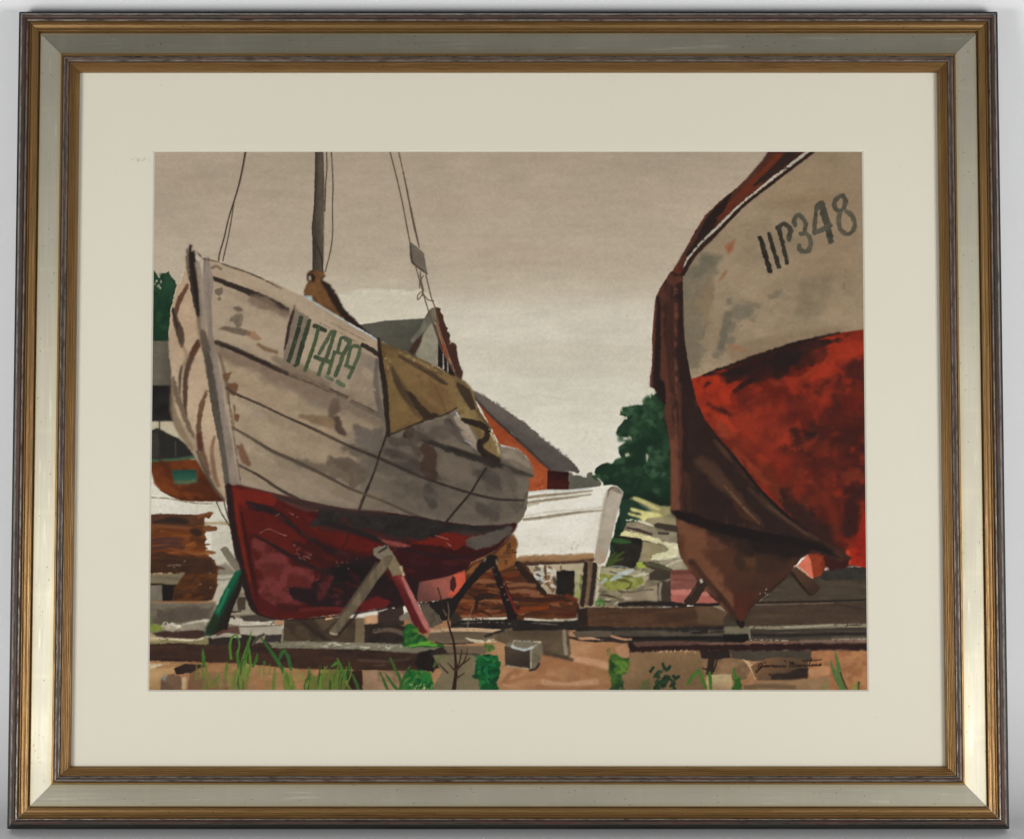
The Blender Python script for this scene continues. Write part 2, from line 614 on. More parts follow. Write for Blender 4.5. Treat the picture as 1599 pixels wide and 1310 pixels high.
def sd_line(p, r, bx):
    y0, y1, x0, x1 = bx
    Y, X = np.mgrid[y0:y1, x0:x1].astype(np.float32)
    d = np.full(X.shape, 1e6, np.float32)
    for i in range(len(p) - 1):
        ax, ay = p[i]
        ex, ey = p[i + 1] - p[i]
        L = ex * ex + ey * ey
        if L < 1e-9:
            continue
        wx, wy = X - np.float32(ax), Y - np.float32(ay)
        t = np.clip((wx * np.float32(ex) + wy * np.float32(ey)) / np.float32(L), 0, 1)
        qx, qy = wx - t * np.float32(ex), wy - t * np.float32(ey)
        np.minimum(d, np.sqrt(qx * qx + qy * qy) - (r[i] + (r[i + 1] - r[i]) * t), out=d)
    return d


def lay(bx, d, col, a=1.0, soft=1.1, rough=0.35, rk='f', mot=0.05, edge=0.0, dry=0.0, c2=None, g=None, gn=0.12, tex=None, keep=False):
    """one wash: d = signed distance of the shape; col -> c2 along the line g, mottled, with a ragged edge"""
    y0, y1, x0, x1 = bx
    if rough:
        d = d + (0.5 * rough * noise(rk, *bx) if soft < 5 else 1.5 * rough * noise('m', *bx))
    cov = np.clip(0.5 - d / soft, 0, 1)
    if soft > 3:
        cov = cov * cov * (3 - 2 * cov)
    if dry:
        gnz = 0.75 * noise('g', *bx) + 0.55 * noise('h', *bx)
        cov = cov * np.clip((gnz - (dry * 2.6 - 1.7)) * 1.6, 0, 1)
    cov = cov * a
    if CLIP is not None:
        cov = cov * CLIP[y0:y1, x0:x1]
    c = np.empty(d.shape + (3,), np.float32)
    c[:] = np.asarray(col, np.float32)
    if c2 is not None:
        if g is not None:
            q = U(P(g))
            v = q[1] - q[0]
            Y, X = np.mgrid[y0:y1, x0:x1].astype(np.float32)
            t = ((X - q[0, 0]) * v[0] + (Y - q[0, 1]) * v[1]) / float(v @ v)
            t = t + gn * noise('b', *bx)
        else:
            t = 0.5 + 0.55 * noise(tex or 'b', *bx)
        t = np.clip(t, 0, 1)[..., None]
        t = t * t * (3 - 2 * t)
        c = c * (1 - t) + np.asarray(c2, np.float32) * t
    if mot:
        c = c * (1 + 0.75 * mot * (0.6 * noise(tex or 'm', *bx) + 0.4 * noise('f', *bx)))[..., None]
    if edge:
        c = c * (1 - edge * np.exp(-((d + 0.6) / 1.3) ** 2))[..., None]
    cv = cov[..., None]
    CANVAS[y0:y1, x0:x1] = CANVAS[y0:y1, x0:x1] * (1 - cv) + c * cv
    if not keep:
        sub = LABEL[y0:y1, x0:x1]
        sub[cov > 0.5] = CUR


def wash(s, col, sm=0, **k):
    p = U(P(s))
    if sm:
        p = spline(p, True, sm)
    bx = box_of(p, k.get('soft', 1.1) + 3)
    if bx:
        lay(bx, sd_poly(p, bx), col, **k)


def line(s, w, col, sm=4, **k):
    p = U(P(s))
    w = np.atleast_1d(np.asarray(w, float)) / 2 * 1.06
    n0 = len(p)
    p = spline(p, False, sm)
    r = np.interp(np.linspace(0, 1, len(p)), np.linspace(0, 1, len(w)) if len(w) > 1 else [0, 1], w if len(w) > 1 else [w[0], w[0]])
    bx = box_of(p, float(r.max()) + k.get('soft', 1.1) + 3)
    if bx:
        lay(bx, sd_line(p, r, bx), col, **k)


def lines(s, w, col, **k):
    """many strokes separated by ;"""
    for q in s.split(';'):
        if q.strip():
            line(q, w, col, **k)


def mask(s, sm=0, soft=1.1, rough=0.3):
    p = U(P(s))
    if sm:
        p = spline(p, True, sm)
    bx = (0, CH, 0, CW)
    b = box_of(p, 6)
    m = np.zeros((CH, CW), np.float32)
    d = sd_poly(p, b) + rough * noise('f', *b)
    m[b[0]:b[1], b[2]:b[3]] = np.clip(0.5 - d / soft, 0, 1)
    return m


def clip(m):
    global CLIP
    CLIP = m


def dabs(s, n, ln, wd, cols, ang=None, spread=0.5, seed=1, **k):
    """n short brush dabs scattered inside the outline s"""
    rs = np.random.RandomState(seed)
    p = P(s)
    x0, y0 = p.min(0)
    x1, y1 = p.max(0)
    done = 0
    tries = 0
    m = len(p)
    while done < n and tries < n * 30:
        tries += 1
        x, y = rs.uniform(x0, x1), rs.uniform(y0, y1)
        ins = False
        for i in range(m):
            ax, ay = p[i]
            bx, by = p[(i + 1) % m]
            if (ay > y) != (by > y) and x < (bx - ax) * (y - ay) / (by - ay) + ax:
                ins = not ins
        if not ins:
            continue
        done += 1
        a = rs.uniform(0, 6.283) if ang is None else math.radians(ang) + rs.randn() * spread
        L = rs.uniform(*ln)
        dx, dy = math.cos(a) * L / 2, math.sin(a) * L / 2
        w = rs.uniform(*wd)
        line([(x - dx, y - dy), (x + rs.randn() * L * .08, y + rs.randn() * L * .08), (x + dx, y + dy)], [w * .6, w, w * .5], cols[rs.randint(len(cols))], sm=3, **k)
# ---- sky
region('painted_sky', 'painted overcast beige sky')
full = '225,230 1365,230 1365,1085 225,1085'
def sky_wash():
    y = np.linspace(237, 1077, CH)
    ks = [200, 240, 330, 420, 455, 490, 520, 545, 600, 650, 720, 1100]
    cs = np.array([(165, 148, 125), (167, 150, 127), (172, 155, 132), (177, 161, 138), (184, 170, 147), (197, 187, 166), (203, 194, 173), (199, 190, 169), (202, 194, 174), (207, 199, 180), (211, 204, 186), (211, 204, 187)], float) + np.array([1, 2, 4.0])
    g = np.stack([np.interp(y, ks, cs[:, k]) for k in range(3)], -1)[:, None, :]
    n = 0.011 * N_BIG[:CH, :CW] + 0.007 * N_HOR[:CH, :CW]
    CANVAS[:] = g * (1 + n)[..., None]
    LABEL[:] = CUR


sky_wash()
wash('478,486 505,472 530,459 548,460 560,452 575,453 590,450 606,453 622,452 640,455 656,451 672,462 690,480 690,560 560,540', (203, 194, 172), soft=3, rough=1.6, a=.75, mot=.012)
line('530,462 548,462 575,455 606,455 640,458 655,454', [3, 6, 5, 6, 4], (204, 195, 174), soft=2.4, dry=.3, a=.7)
wash('735,543 790,538 830,535 870,534 930,537 985,540 1035,543 1035,590 830,590 760,575', (190, 181, 159), soft=3, rough=1.2, a=.28, mot=.012)
line('790,612 815,617 840,616 870,622 900,625', 3, (190, 180, 158), soft=4, a=.35)
dabs('245,240 1200,240 1060,420 700,440 500,440 250,420', 24, (80, 180), (8, 18), [(176, 154, 134), (166, 150, 127), (180, 164, 142)], ang=3, spread=.06, seed=4, soft=26, a=.2, rough=1)
dabs('245,240 1180,240 1040,430 1040,600 700,600 700,440 300,420', 50, (1.2, 2.6), (.8, 1.4), [(150, 132, 108), (188, 172, 148), (160, 124, 90)], seed=6, a=.4, rough=0, keep=True)

# ---- far left: tree, shed, cabin boat, pale hull
region('painted_tree', 'dark green tree at the left edge')
wash('230,428 241,423 245,429 249,434 252,428 257,426 263,425 266,430 269,434 273,439 275,447 273,458 268,475 267,490 264,510 263,533 230,534', (38, 70, 49), rough=1.0, c2=(26, 54, 36), g='250,440 252,525', edge=.2)
dabs('241,430 268,432 266,530 240,530', 22, (5, 14), (4, 8), [(30, 60, 42), (46, 80, 56), (25, 50, 34)], ang=80, spread=.6, seed=3, soft=3, a=.55)
dabs('242,438 252,440 250,450 242,448', 5, (2, 4), (1.5, 2.5), [(190, 180, 158)], seed=9, a=.9)
region('painted_shed', 'grey and black shed beside the bow')
wash('230,533 266,532 267,560 270,603 230,602', (100, 93, 81), c2=(86, 79, 68), g='240,560 265,560', mot=.05)
wash('230,602 270,602 271,658 230,658', (30, 28, 27), c2=(38, 35, 32), tex='m', edge=.15)
region('painted_sky')
wash('230,658 275,658 290,690 320,712 230,712', (193, 181, 156), mot=.03)
line('249,656 249,670', 1.6, (50, 45, 40), rough=0)
region('painted_boat', 'brown cabin boat partly hidden behind the bow')
wash('230,676 239,671 245,668 252,671 262,677 280,685 293,696 303,707 308,716 230,718', (40, 38, 35), mot=.06)
wash('230,680 246,672 249,690 248,714 230,715', (56, 50, 44), soft=3, mot=.08)
line('274,689 274,712', 1.3, (80, 76, 68), rough=0)
line('230,719.5 262,719 290,715.5 306,713.5', 4.6, (64, 96, 76), rough=.4)
line('233,723.5 270,722 306,717.5', 2.2, (160, 142, 115), dry=.3)
wash('230,722 240,721 308,717 318,735 335,758 352,783 300,783 282,781 265,775 250,766 241,754 237,738 230,735', (98, 48, 22), c2=(74, 37, 20), g='270,735 300,775', gn=.3, mot=.12)
dabs('242,726 300,722 335,765 330,778 270,772 245,750', 26, (12, 34), (6, 12), [(112, 55, 24), (82, 40, 20), (66, 33, 20), (122, 62, 28)], ang=20, spread=.5, seed=12, soft=6, a=.6)
wash('269,734 307,732.5 308,752 290,756 273,756 270,745', (46, 92, 76), c2=(32, 70, 60), g='288,752 288,735', rough=.6)
line('276,752 292,753 303,750', 4, (102, 98, 68), soft=4, a=.8)
region('painted_boat', 'pale hull standing behind the lumber pile')
wash('230,738 237,740 241,756 252,768 268,777 285,782 310,784 352,784 362,830 375,900 385,960 330,960 330,830 230,806', (210, 204, 189), c2=(192, 185, 168), g='280,790 350,880', mot=.02)
line('230,776.5 262,778 300,785 331,786.5', 1.6, (140, 126, 106), dry=.1)
line('320,817 345,816.5 359,818', 4, (172, 154, 124), soft=2)
lines('338,784 347,803 359,822;348,775 354,800 361,822', 1.6, (70, 62, 52))
wash('338,884 352,878 365,890 368,895 352,906 338,900', (120, 110, 95), soft=5, a=.8)
wash('336,898 372,897 366,915 356,945 336,968', (182, 174, 156), soft=2, mot=.04)
line('336,904 350,905 364,902', 1.6, (120, 106, 88))
wash('372,905 392,912 400,945 415,962 412,975 345,975 352,945', (148, 137, 118), soft=2, c2=(130, 119, 101), tex='m')
wash('371,934 384,932 383,952 371,953', (66, 57, 46), soft=2, rough=.8)
line('355,954 366,955 376,954', 2.2, (52, 44, 37))
line('370,933 385,933', 1.6, (60, 52, 42))

# ---- lumber pile at the left
region('painted_lumber', 'pile of brown planks at the left edge')
wash('228,806 238,803 262,802.5 300,803.5 316,802 330,799.5 331,805 320,809 319.5,820 336,822 335.5,828 321,829.5 322,856 319,862 327,869 334,874 339,886 340,896 337,925 331,937 310,941 285,940 228,938', (104, 60, 30), rough=1.0, mot=.10, c2=(84, 46, 26), tex='h')
wash('228,806 238,803 262,802.5 300,803.5 318,806 319,818 300,823 228,822', (84, 52, 36), mot=.1, tex='h')
line('241,815 262,812 284,813 292,815', [5, 10, 9, 4], (48, 35, 29), soft=5)
lines('234,820 260,822 300,825;310,806 322,803 331,801', 4, (112, 66, 40))
line('320,825 327,826 336,825', 6, (112, 70, 42))
dabs('240,826 318,826 318,866 240,866', 46, (14, 46), (3, 7), [(124, 68, 30), (96, 50, 24), (138, 82, 42), (80, 44, 26), (112, 58, 26)], ang=0, spread=.07, seed=21, a=.75)
wash('296,826 305,824 316,830 315,836 306,838 297,832', (54, 36, 26), soft=3)
lines('238,843 262,841 284,842;236,849 260,847 282,849;240,856 266,853 286,855', 4.5, (74, 46, 40), soft=2.5)
dabs('240,868 330,868 336,892 240,894', 30, (16, 46), (3, 8), [(58, 38, 28), (72, 44, 28), (96, 52, 26), (46, 33, 27)], ang=0, spread=.1, seed=22, a=.8)
wash('232,876 252,868 290,866 310,870 330,872 339,890 338,898 232,894', (58, 38, 28), soft=4, a=.75, rough=1.5)
line('262,883 274,882 282,883', 1.6, (112, 92, 72))
line('234,896 250,895 288,895', 1.6, (205, 170, 130), dry=.25)
wash('228,897 262,895 288,896 286,908 280,913 228,911', (124, 112, 88), mot=.06, c2=(108, 97, 76), tex='h')
line('228,911.5 250,912 262,914 283,914', 2.6, (42, 34, 30))
wash('228,914 255,913 254,938 228,938', (112, 104, 90), mot=.05)
wash('253,913 273,913 272,926 268,939 254,940', (29, 25, 23), soft=2)
wash('287,897 338,895 339,910 336,925 329,936 312,941 285,940 270,938 272,918', (84, 49, 26), soft=2, mot=.12, c2=(62, 38, 26), g='310,900 320,935')
dabs('282,900 334,900 332,936 276,936', 18, (10, 30), (3, 6), [(98, 56, 26), (60, 37, 26), (72, 44, 28)], ang=-4, spread=.15, seed=23, a=.7)
dabs('232,812 236,870 330,880 332,930 300,900 240,880', 5, (1.5, 3), (.8, 1.3), [(205, 190, 165)], seed=24, a=.8, rough=0)

# ---- background houses
region('painted_house', 'grey-roofed gabled house')
wash('560,507 578,505 601,501 640,498.5 672,496.5 690,520 690,575 640,556 617,547 593,535 572,520', (88, 85, 75), c2=(74, 70, 61), g='600,505 650,545', mot=.05)
wash('668,487 673,482 680,479.5 686,481 685,498 679,504 663,521 652,533 645,538 640,532 655,512', (112, 107, 94), c2=(98, 93, 82), tex='m', mot=.05, edge=.15)
wash('675,503 680,515 685,531 684,573 650,558 648,549 653,541 661,522', (150, 143, 124), c2=(136, 130, 112), tex='m', mot=.03)
wash('661,520 660,528 654,542 649,551 645,556 638,550 643,540 650,530', (60, 42, 34), rough=.7)
wash('681,481 687,481 690,490 697,510 703,524 702,537 708,535 713,540 715,561 719,572 723,581 721,594 705,588 695,578 684,572 685,531 680,505', (69, 43, 35), rough=.8, mot=.08)
wash('684,532 691,540 700,560 711,586 700,584 684,572', (34, 27, 26))
line('681,505 686,522 694,547 704,568', 2.2, (150, 112, 88), rough=.4)
lines('692,548 692.5,576;699,563 699.5,582', 1.5, (196, 188, 176))
line('692,540 698,557', 3, (150, 70, 46), soft=2)
region('painted_house', 'red-brown house with a long grey roof')
wash('742,620 773,655 791,671 821,697 845,722 859,733 892,737 889,768 826,770 810,700 780,694 765,665 752,640', (150, 68, 37), c2=(162, 78, 43), g='780,680 850,750', mot=.06)
line('790,690 812,705 830,735 833,750', [6, 10, 12, 8], (160, 84, 52), soft=6, a=.7)
dabs('800,690 850,730 852,765 830,765 832,735', 10, (3, 8), (1.5, 3), [(140, 58, 28), (188, 96, 60)], seed=31, a=.6, soft=2)
wash('855,734 891,737 889,768 854,767', (64, 26, 21), c2=(44, 20, 18), g='872,760 872,736', mot=.08)
wash('733,607 745,612 763,622 785,637 803,649 825,664 843,681 869,701 893,720 906,735.5 903,738 891,736 872,736 859,733.5 845,721 821,697 791,669 773,655 755,637 735,616', (100, 90, 84), rough=1.0, c2=(84, 76, 71), g='800,650 790,668', mot=.05)
line('736,616 773,655 821,698 846,722 859,733', [2, 3.4, 3.4, 2], (58, 50, 47), soft=2)
dabs('745,610 785,634 825,661 843,678 893,718 890,722 820,664 760,625', 40, (2, 5), (1.2, 2.6), [(84, 76, 71), (110, 100, 93)], ang=38, spread=.3, seed=32, a=.6)
region('painted_shrub', 'grey bush beyond the house')
wash('888,737 893,738.5 897,742 905,742 911,745 916,745 917,738 920,737 924,736 926,742 930,748 938,752 942,762 900,768 888,768', (94, 92, 80), rough=1.2, mot=.05)
line('889,737 893,737', 1.5, (200, 190, 172), rough=0)

# ---- tree at the right and rubble
region('painted_tree', 'dark green tree between the house and the brown cover')
wash('1060,600 1030,606 1024,611 1020,617 1017,613 1015,622 1010,619 1007,630 1000,632 996,630 986,633 976,635 968,641 968,648 975,650 977,655 972,662 966,668 962,677 966,682 976,683 986,683 988,690 980,688 972,692 965,697 965,706 969,714 960,718 955,724 947,724 938,726 930,731 929,737 933,742 925,744 930,750 941,752 943,760 965,762 973,768 969,795 960,822 955,850 947,884 968,884 985,855 982,835 990,800 1000,778 1030,788 1060,795', (34, 60, 41), rough=1.6, rk='m', c2=(26, 48, 34), tex='m', mot=.08)
dabs('975,640 1020,620 1036,640 1042,700 1046,770 990,765 975,735 945,735 975,705 985,670', 70, (7, 18), (6, 13), [(28, 52, 35), (46, 76, 52), (24, 42, 31), (36, 64, 44), (60, 92, 65)], seed=41, soft=3.5, a=.65, rough=1)
wash('975,680 990,688 1000,700 985,710 978,728 948,732 938,745 975,760 972,735 1000,720 1008,690 1000,672', (26, 47, 33), soft=7, rough=3, a=.8)
dabs('970,640 982,646 972,652;'.replace(';', ''), 3, (4, 8), (3, 5), [(70, 104, 74)], seed=42, a=.8)
dabs('1008,690 1030,700 1040,740 1010,745', 16, (4, 9), (3, 6), [(66, 100, 76), (76, 108, 84), (58, 92, 66)], seed=43, soft=4, a=.55)
dabs('975,640 1000,634 1020,620 1034,640 1030,665 1000,662 982,658', 26, (5, 13), (4, 9), [(56, 88, 62), (48, 78, 54), (68, 100, 72), (36, 64, 44)], seed=241, soft=3, a=.6, rough=1)
dabs('966,672 990,668 1000,690 970,700', 10, (4, 9), (3, 7), [(52, 84, 58), (40, 68, 47)], seed=242, soft=3, a=.6, rough=1)
dabs('934,735 985,730 990,750 945,750', 12, (5, 11), (4, 8), [(46, 78, 54), (30, 54, 38)], seed=243, soft=3, a=.6, rough=1)
wash('973,768 1010,775 1046,780 1046,795 1000,786 978,790 966,830 956,850', (24, 40, 30), soft=5, rough=2)
wash('926,741 936,740 942,752 930,750', (62, 92, 66), soft=3, a=.7)
for q in ('1022,610 1026,612 1023,616', '972,651 978,650 980,655 974,656', '966,640 971,637 972,643', '976,709 981,706 984,711 978,713', '979,680 985,682 986,688', '933,746 939,750 940,756', '1009,708 1012,712 1010,722'):
    wash(q, (196, 188, 166), rough=.8)
region('painted_rubble', 'pale yellow and grey rubble slope')
wash('985,776 1000,780 1030,790 1070,790 1080,910 1066,945 1020,948 950,948 925,945 925,885 945,884 957,862 968,836 978,818', (132, 121, 98), rough=1.0, c2=(116, 105, 85), tex='m', mot=.07)
wash('966,780 990,779 1005,790 1015,800 1000,812 984,815 970,826', (34, 58, 44), soft=3)
wash('989,776 997,777 1031,790 1046,791 1048,801 1035,807 1017,799 1009,790 991,781', (152, 142, 98), soft=1.4)
line('991,778 1002,782 1018,790 1028,795', [5, 6, 5, 3], (194, 186, 124), dry=.05)
line('1000,788 1010,794 1016,798', 2, (66, 92, 84))
wash('984,792 997,795 1027,801 1036,806 1011,810 1005,815 999,809 981,804 981,800 997,804 1000,801 985,798', (206, 197, 132), rough=.7)
line('985,799 1000,803', 1.6, (46, 50, 38))
wash('1011,809 1035,807 1058,810 1060,822 1044,819 1023,819 1006,815', (150, 138, 106), rough=.8)
line('978,812 990,812 1000,814 1012,818 1020,821', [2, 3, 3, 2], (206, 200, 178), dry=.15)
wash('978,816 991,816 1021,823 1027,830 1044,831 1060,830 1062,848 1040,846 1017,837 978,826', (142, 130, 110), c2=(128, 116, 97), tex='m', rough=.7)
wash('1021,818 1027,816 1058,821 1058,831 1040,828 1023,823', (60, 52, 45), soft=1.4)
line('980,824 998,828 1017,834', [3, 4.5, 3], (64, 54, 46))
line('1029,832 1036,833 1043,833', 3.4, (68, 60, 52))
wash('976,829 991,831 1017,838 1031,843 1044,847 1062,849 1066,861 1072,868 1044,874 1019,874 1017,865 1040,861 1044,857 1035,849 1011,845 966,838', (208, 198, 148), c2=(206, 200, 166), g='985,835 1055,860', rough=1.2)
wash('1005,846 1023,849 1040,853 1045,859 1030,863 1017,867 1017,875 1000,876', (142, 130, 100), rough=.9)
line('1018,873 1040,870 1064,866', 3, (210, 203, 170), dry=.2)
wash('1022,877 1044,873 1066,870 1074,878 1084,890 1050,891 1040,883', (152, 142, 120), soft=2, rough=.9)
line('1040,884 1056,876 1068,874', 2, (198, 190, 164), dry=.2)
wash('962,836 980,838 1001,841 1004,844 1002,860 997,877 990,887 966,886 946,883 950,872 957,860', (42, 39, 31), rough=.9, c2=(31, 29, 25), tex='m')
line('958,843 970,845 984,846', [6, 7, 3], (50, 90, 44), a=.9, soft=2)
lines('948,882 954,870 962,862;954,878 964,868 974,862;948,884 960,876 972,872', [4, 5, 2], (66, 84, 38), a=.8, soft=2)
line('956,884 968,884 980,886', 2, (150, 160, 152), a=.7)
wash('993,878 1006,877 1009,886 996,888', (150, 164, 72), soft=2)
wash('1004,878 1015,877 1030,881 1050,889 1050,902 1031,907 1015,904 1013,896 1021,890 1009,884', (62, 54, 44), soft=1.6, rough=.9)
line('1005,880 1022,882 1046,890', [2, 6, 3], (82, 78, 58), soft=2)
wash('925,886 950,886 985,888 1005,892 1012,902 1005,914 981,922 945,920 925,914', (160, 150, 122), soft=2, rough=1)
wash('934,892 950,897 972,899 1001,899 1007,909 990,918 968,922 946,920 938,910', (142, 146, 70), soft=3, rough=1.4, c2=(124, 126, 60), tex='f')
line('953,906 968,898 988,890', [3, 8, 4], (168, 175, 168), soft=1.6)
line('940,910 946,904', 4, (160, 168, 160), soft=2)
line('963,905 974,906 987,910', [2, 4, 2], (84, 78, 46))
line('985,912 983,917 978,919', 2, (66, 58, 40))
lines('972,899 984,900 994,901;952,892 962,895', 2, (96, 82, 62))
dabs('985,890 1010,888 1010,900 985,906', 8, (5, 12), (2, 4), [(198, 192, 166), (176, 168, 140)], ang=-15, spread=.3, seed=146, a=.85)
wash('966,938 968,932 987,924 1010,918 1026,913 1027,940', (152, 137, 114), soft=2, c2=(138, 124, 102), tex='m')
line('985,925 1005,921 1020,920', 1.8, (92, 80, 64))
dabs('930,918 985,922 980,942 930,944', 14, (5, 14), (2, 4), [(188, 174, 148), (150, 134, 110), (84, 72, 56)], ang=5, spread=.3, seed=147, a=.8)
lines('937,928 950,930 962,933;936,938 952,939', [2, 3.4, 2], (70, 60, 46))
lines('930,944 934,934;936,946 938,936 944,945', 3, (60, 116, 50))
region('painted_block', 'pink block behind the brown cover')
wash('1047,892 1062,889 1078,889 1086,900 1100,915 1126,938 1126,945 1047,943', (124, 76, 66), c2=(136, 84, 72), tex='h')
wash('1047,890 1078,889 1084,896 1050,898', (104, 60, 52))
line('1052,905 1090,906', 2, (98, 58, 50), a=.6)
wash('1047,920 1090,920 1110,926 1104,932 1047,928', (186, 116, 104), rough=.8)
wash('1047,928 1104,930 1126,942 1047,939', (164, 94, 84))
region('painted_post', 'short grey stump beside the pink block')
wash('1027,911 1032,906 1042,908 1047,906 1048,941 1027,941', (64, 54, 46), rough=.7)
line('1032,911 1030,924 1031,938', [4, 3, 3], (148, 136, 118), soft=2)

# ---- white boat behind the stern
region('painted_boat', 'white boat with a blunt transom behind the stern')
wash('806,776 828,767 855,764.5 889,764.5 915,762 939,758.5 955,757 964,759 971,765 972,772 969,784 963,803 955,839 950,860 945,876 938,881 930,878 926,868 840,872 800,878', (219, 213, 199), rough=.2, c2=(213, 206, 191), tex='b', mot=.008)
line('826,768 855,766 889,766 920,762', 2.4, (182, 184, 180), a=.7)
lines('826,776.5 850,773.5 880,771 925,766;823,785 850,781 885,777 922,772;818,811 850,807.5 880,803 912,799 940,797', [3.4, 4, 3.4, 1.4], (142, 128, 106), soft=2.4)
line('822,789 840,785', 4, (176, 160, 134), soft=3, a=.7)
line('816,806 860,799 905,795 940,792', 2, (186, 177, 160), soft=2.5, a=.6)
wash('949,764 956,758.5 964,760 971,766 972,773 969,785 963,803 955,839 950,860 945,877 938,881 930,878 929,866 934,840 940,808 946,778', (180, 168, 152), rough=.15, c2=(166, 153, 137), g='950,790 940,850', mot=.03)
line('929,868 934,838 941,805 948,772 956,762', [1, 2, 5, 6, 3], (160, 146, 128), soft=3, a=.6)
line('949,775 951,766 957,761 965,764 970,770', 2.2, (118, 104, 90))
wash('953,764 958,762 967,767 968,771 960,767', (132, 118, 102))
dabs('845,850 900,845 920,860 870,864', 10, (1.5, 5), (1, 2), [(166, 156, 142), (150, 140, 130), (172, 152, 130)], seed=51, a=.5)
wash('800,876 812,868 840,866 880,866 926,863 930,873 926,878 900,881 850,883 815,884', (160, 124, 88), soft=3, rough=1.2, c2=(120, 86, 58), g='870,866 870,882')
line('812,880 850,880.5 890,879 925,874', [5, 6, 6, 4], (66, 46, 36), soft=3, rough=1)
line('937,862 942,872 936,879', 5, (178, 140, 110), soft=4, a=.6)
region('painted_rubble', 'scraps under the white boat')
wash('806,884 925,878 930,945 905,952 850,935', (172, 156, 132), mot=.06)
dabs('820,888 868,886 868,928 850,925 828,905', 40, (5, 16), (3, 7), [(196, 186, 170), (120, 84, 60), (176, 180, 178), (92, 78, 64), (160, 122, 92), (70, 56, 46), (204, 194, 176)], spread=.8, ang=30, seed=52, a=.85)
dabs('898,886 914,886 908,930 898,940', 14, (8, 18), (3, 6), [(140, 152, 72), (104, 120, 58), (176, 168, 130), (90, 84, 60)], ang=80, spread=.3, seed=53, a=.8)
lines('851,884 852,896', 3, (90, 72, 56))
line('876,883 876,892', 2.4, (110, 86, 66))
wash('838,925 869,925 868,930 900,932 898,945 850,940', (190, 182, 162), soft=3, a=.7)
region('painted_block', 'black block under the white boat')
wash('870,892 880,890 897,891 898,908 896,930 886,930 868,927 869,905', (34, 30, 27), rough=.7, c2=(26, 25, 22), tex='m')
region('painted_post', 'brown post under the white boat')
wash('912,876 920,875 933,880 931,905 925,945 906,946 911,915', (116, 94, 72), c2=(98, 78, 60), tex='v')
line('915,880 913,905 909,944', 6, (44, 34, 28), rough=.8)
line('929,882 927,905 922,944', 6, (46, 36, 30), rough=.8)
lines('937,882 934,905 931,940', 3, (196, 186, 164), dry=.25)

# ---- crate and plank stack behind the stern
region('painted_crate', 'orange-brown crate with small dark figures')
wash('722,905 724,884 745,874 765,862 785,848 802,834 807,842 809,850 806,860 806,893 770,905 726,914', (134, 84, 46), mot=.07, c2=(120, 74, 40), tex='m')
lines('793,849 793,857;796,848 796.5,856', 1.8, (44, 32, 24), rough=.2)
line('790,859.5 802,859', 1.6, (50, 36, 26), rough=.2)
lines('788,875 792,876 789,880 792,881', 1.4, (50, 36, 26), rough=.2)
line('786,863 800,863 806,862', 2, (70, 46, 30))
wash('768,868 796,864 800,868 790,872 770,874', (104, 64, 36), soft=2)
wash('780,892 806,880 806,893 786,896', (74, 46, 30), soft=2, a=.8)
region('painted_lumber', 'stack of reddish planks behind the stern')
wash('712,925 726,895 760,893 806,888 815,880 822,882 852,926 890,930 902,938 905,950 900,966 700,970', (92, 52, 30), rough=1.0, c2=(74, 42, 27), tex='h', mot=.1)
dabs('735,902 810,894 840,930 895,940 895,960 720,965', 70, (14, 44), (3, 7), [(126, 74, 44), (66, 36, 24), (108, 50, 24), (84, 34, 20), (140, 90, 60), (52, 34, 26)], ang=2, spread=.07, seed=61, a=.8)
line('808,880 820,895 836,912 851,926', [8, 10, 9, 5], (46, 33, 27))
lines('790,915 815,912 835,914;788,925 818,922 840,926', 5, (122, 80, 56), soft=2)
wash('741,930 752,925 772,926 770,933 748,938 742,960 741,945', (46, 32, 26), rough=1)
lines('812,936 850,937 880,933;810,948 840,952 858,947', 6, (60, 34, 26), soft=2)
line('815,950 835,950 855,948', 6, (120, 56, 24), soft=3)
line('885,930 900,936', 5, (96, 46, 26))
# ---- ground and timbers
region('painted_ground', 'tan sandy ground')
wash('225,938 336,938 342,968 420,968 640,962 700,969 905,969 1000,975 1365,975 1365,1085 225,1085', (160, 118, 84), rough=0, mot=.05, c2=(150, 106, 72), tex='b')
wash('225,938 250,940 300,942 336,940 345,960 520,955 520,1010 225,1012', (128, 116, 97), mot=.06)
region('painted_stone', 'grey stone slabs left of the bow')
wash('228,941 262,943 336,941 332,955 326,968 290,972 250,975 228,972', (112, 102, 87), rough=1, c2=(90, 80, 68), g='280,942 280,970', mot=.07)
wash('246,952 300,948 330,950 322,964 270,974 244,974', (88, 77, 66), soft=5, rough=1.5)
wash('228,972 252,976 256,983 240,986 228,985', (120, 138, 48), soft=3, a=.8)
wash('228,955 236,955 240,978 228,976', (104, 118, 62), soft=4, a=.7)
wash('252,977 262,974 272,978 300,970 330,966 322,985 318,993 290,982 262,985', (164, 152, 130), rough=1.5, mot=.06)
line('254,977 258,973 264,977 270,974 276,978 300,972 330,968', [3, 6, 4, 3], (206, 196, 178), dry=.22)
wash('283,976 318,970 322,984 300,988 284,984', (140, 130, 113), soft=2)
wash('239,988 255,985 280,986 300,983 320,985 321,994 300,998 262,996 244,993', (64, 44, 38), rough=.8, soft=1.8)
wash('228,994 262,997 300,998 324,996 330,1008 228,1010', (132, 122, 88), mot=.05)
line('232,996 262,997 300,999 326,994', 3, (204, 190, 160), dry=.2)
wash('228,984 244,994 250,1000 228,1002', (188, 162, 124), soft=3, a=.7)
line('350,966 380,972 420,974 445,977', 9, (186, 177, 160), rough=1.2, dry=.05)
wash('375,962 400,960 430,962 431,968 410,971 380,969', (70, 62, 54), rough=.8)
wash('343,980 372,977 375,990 345,994', (92, 66, 58), soft=2)
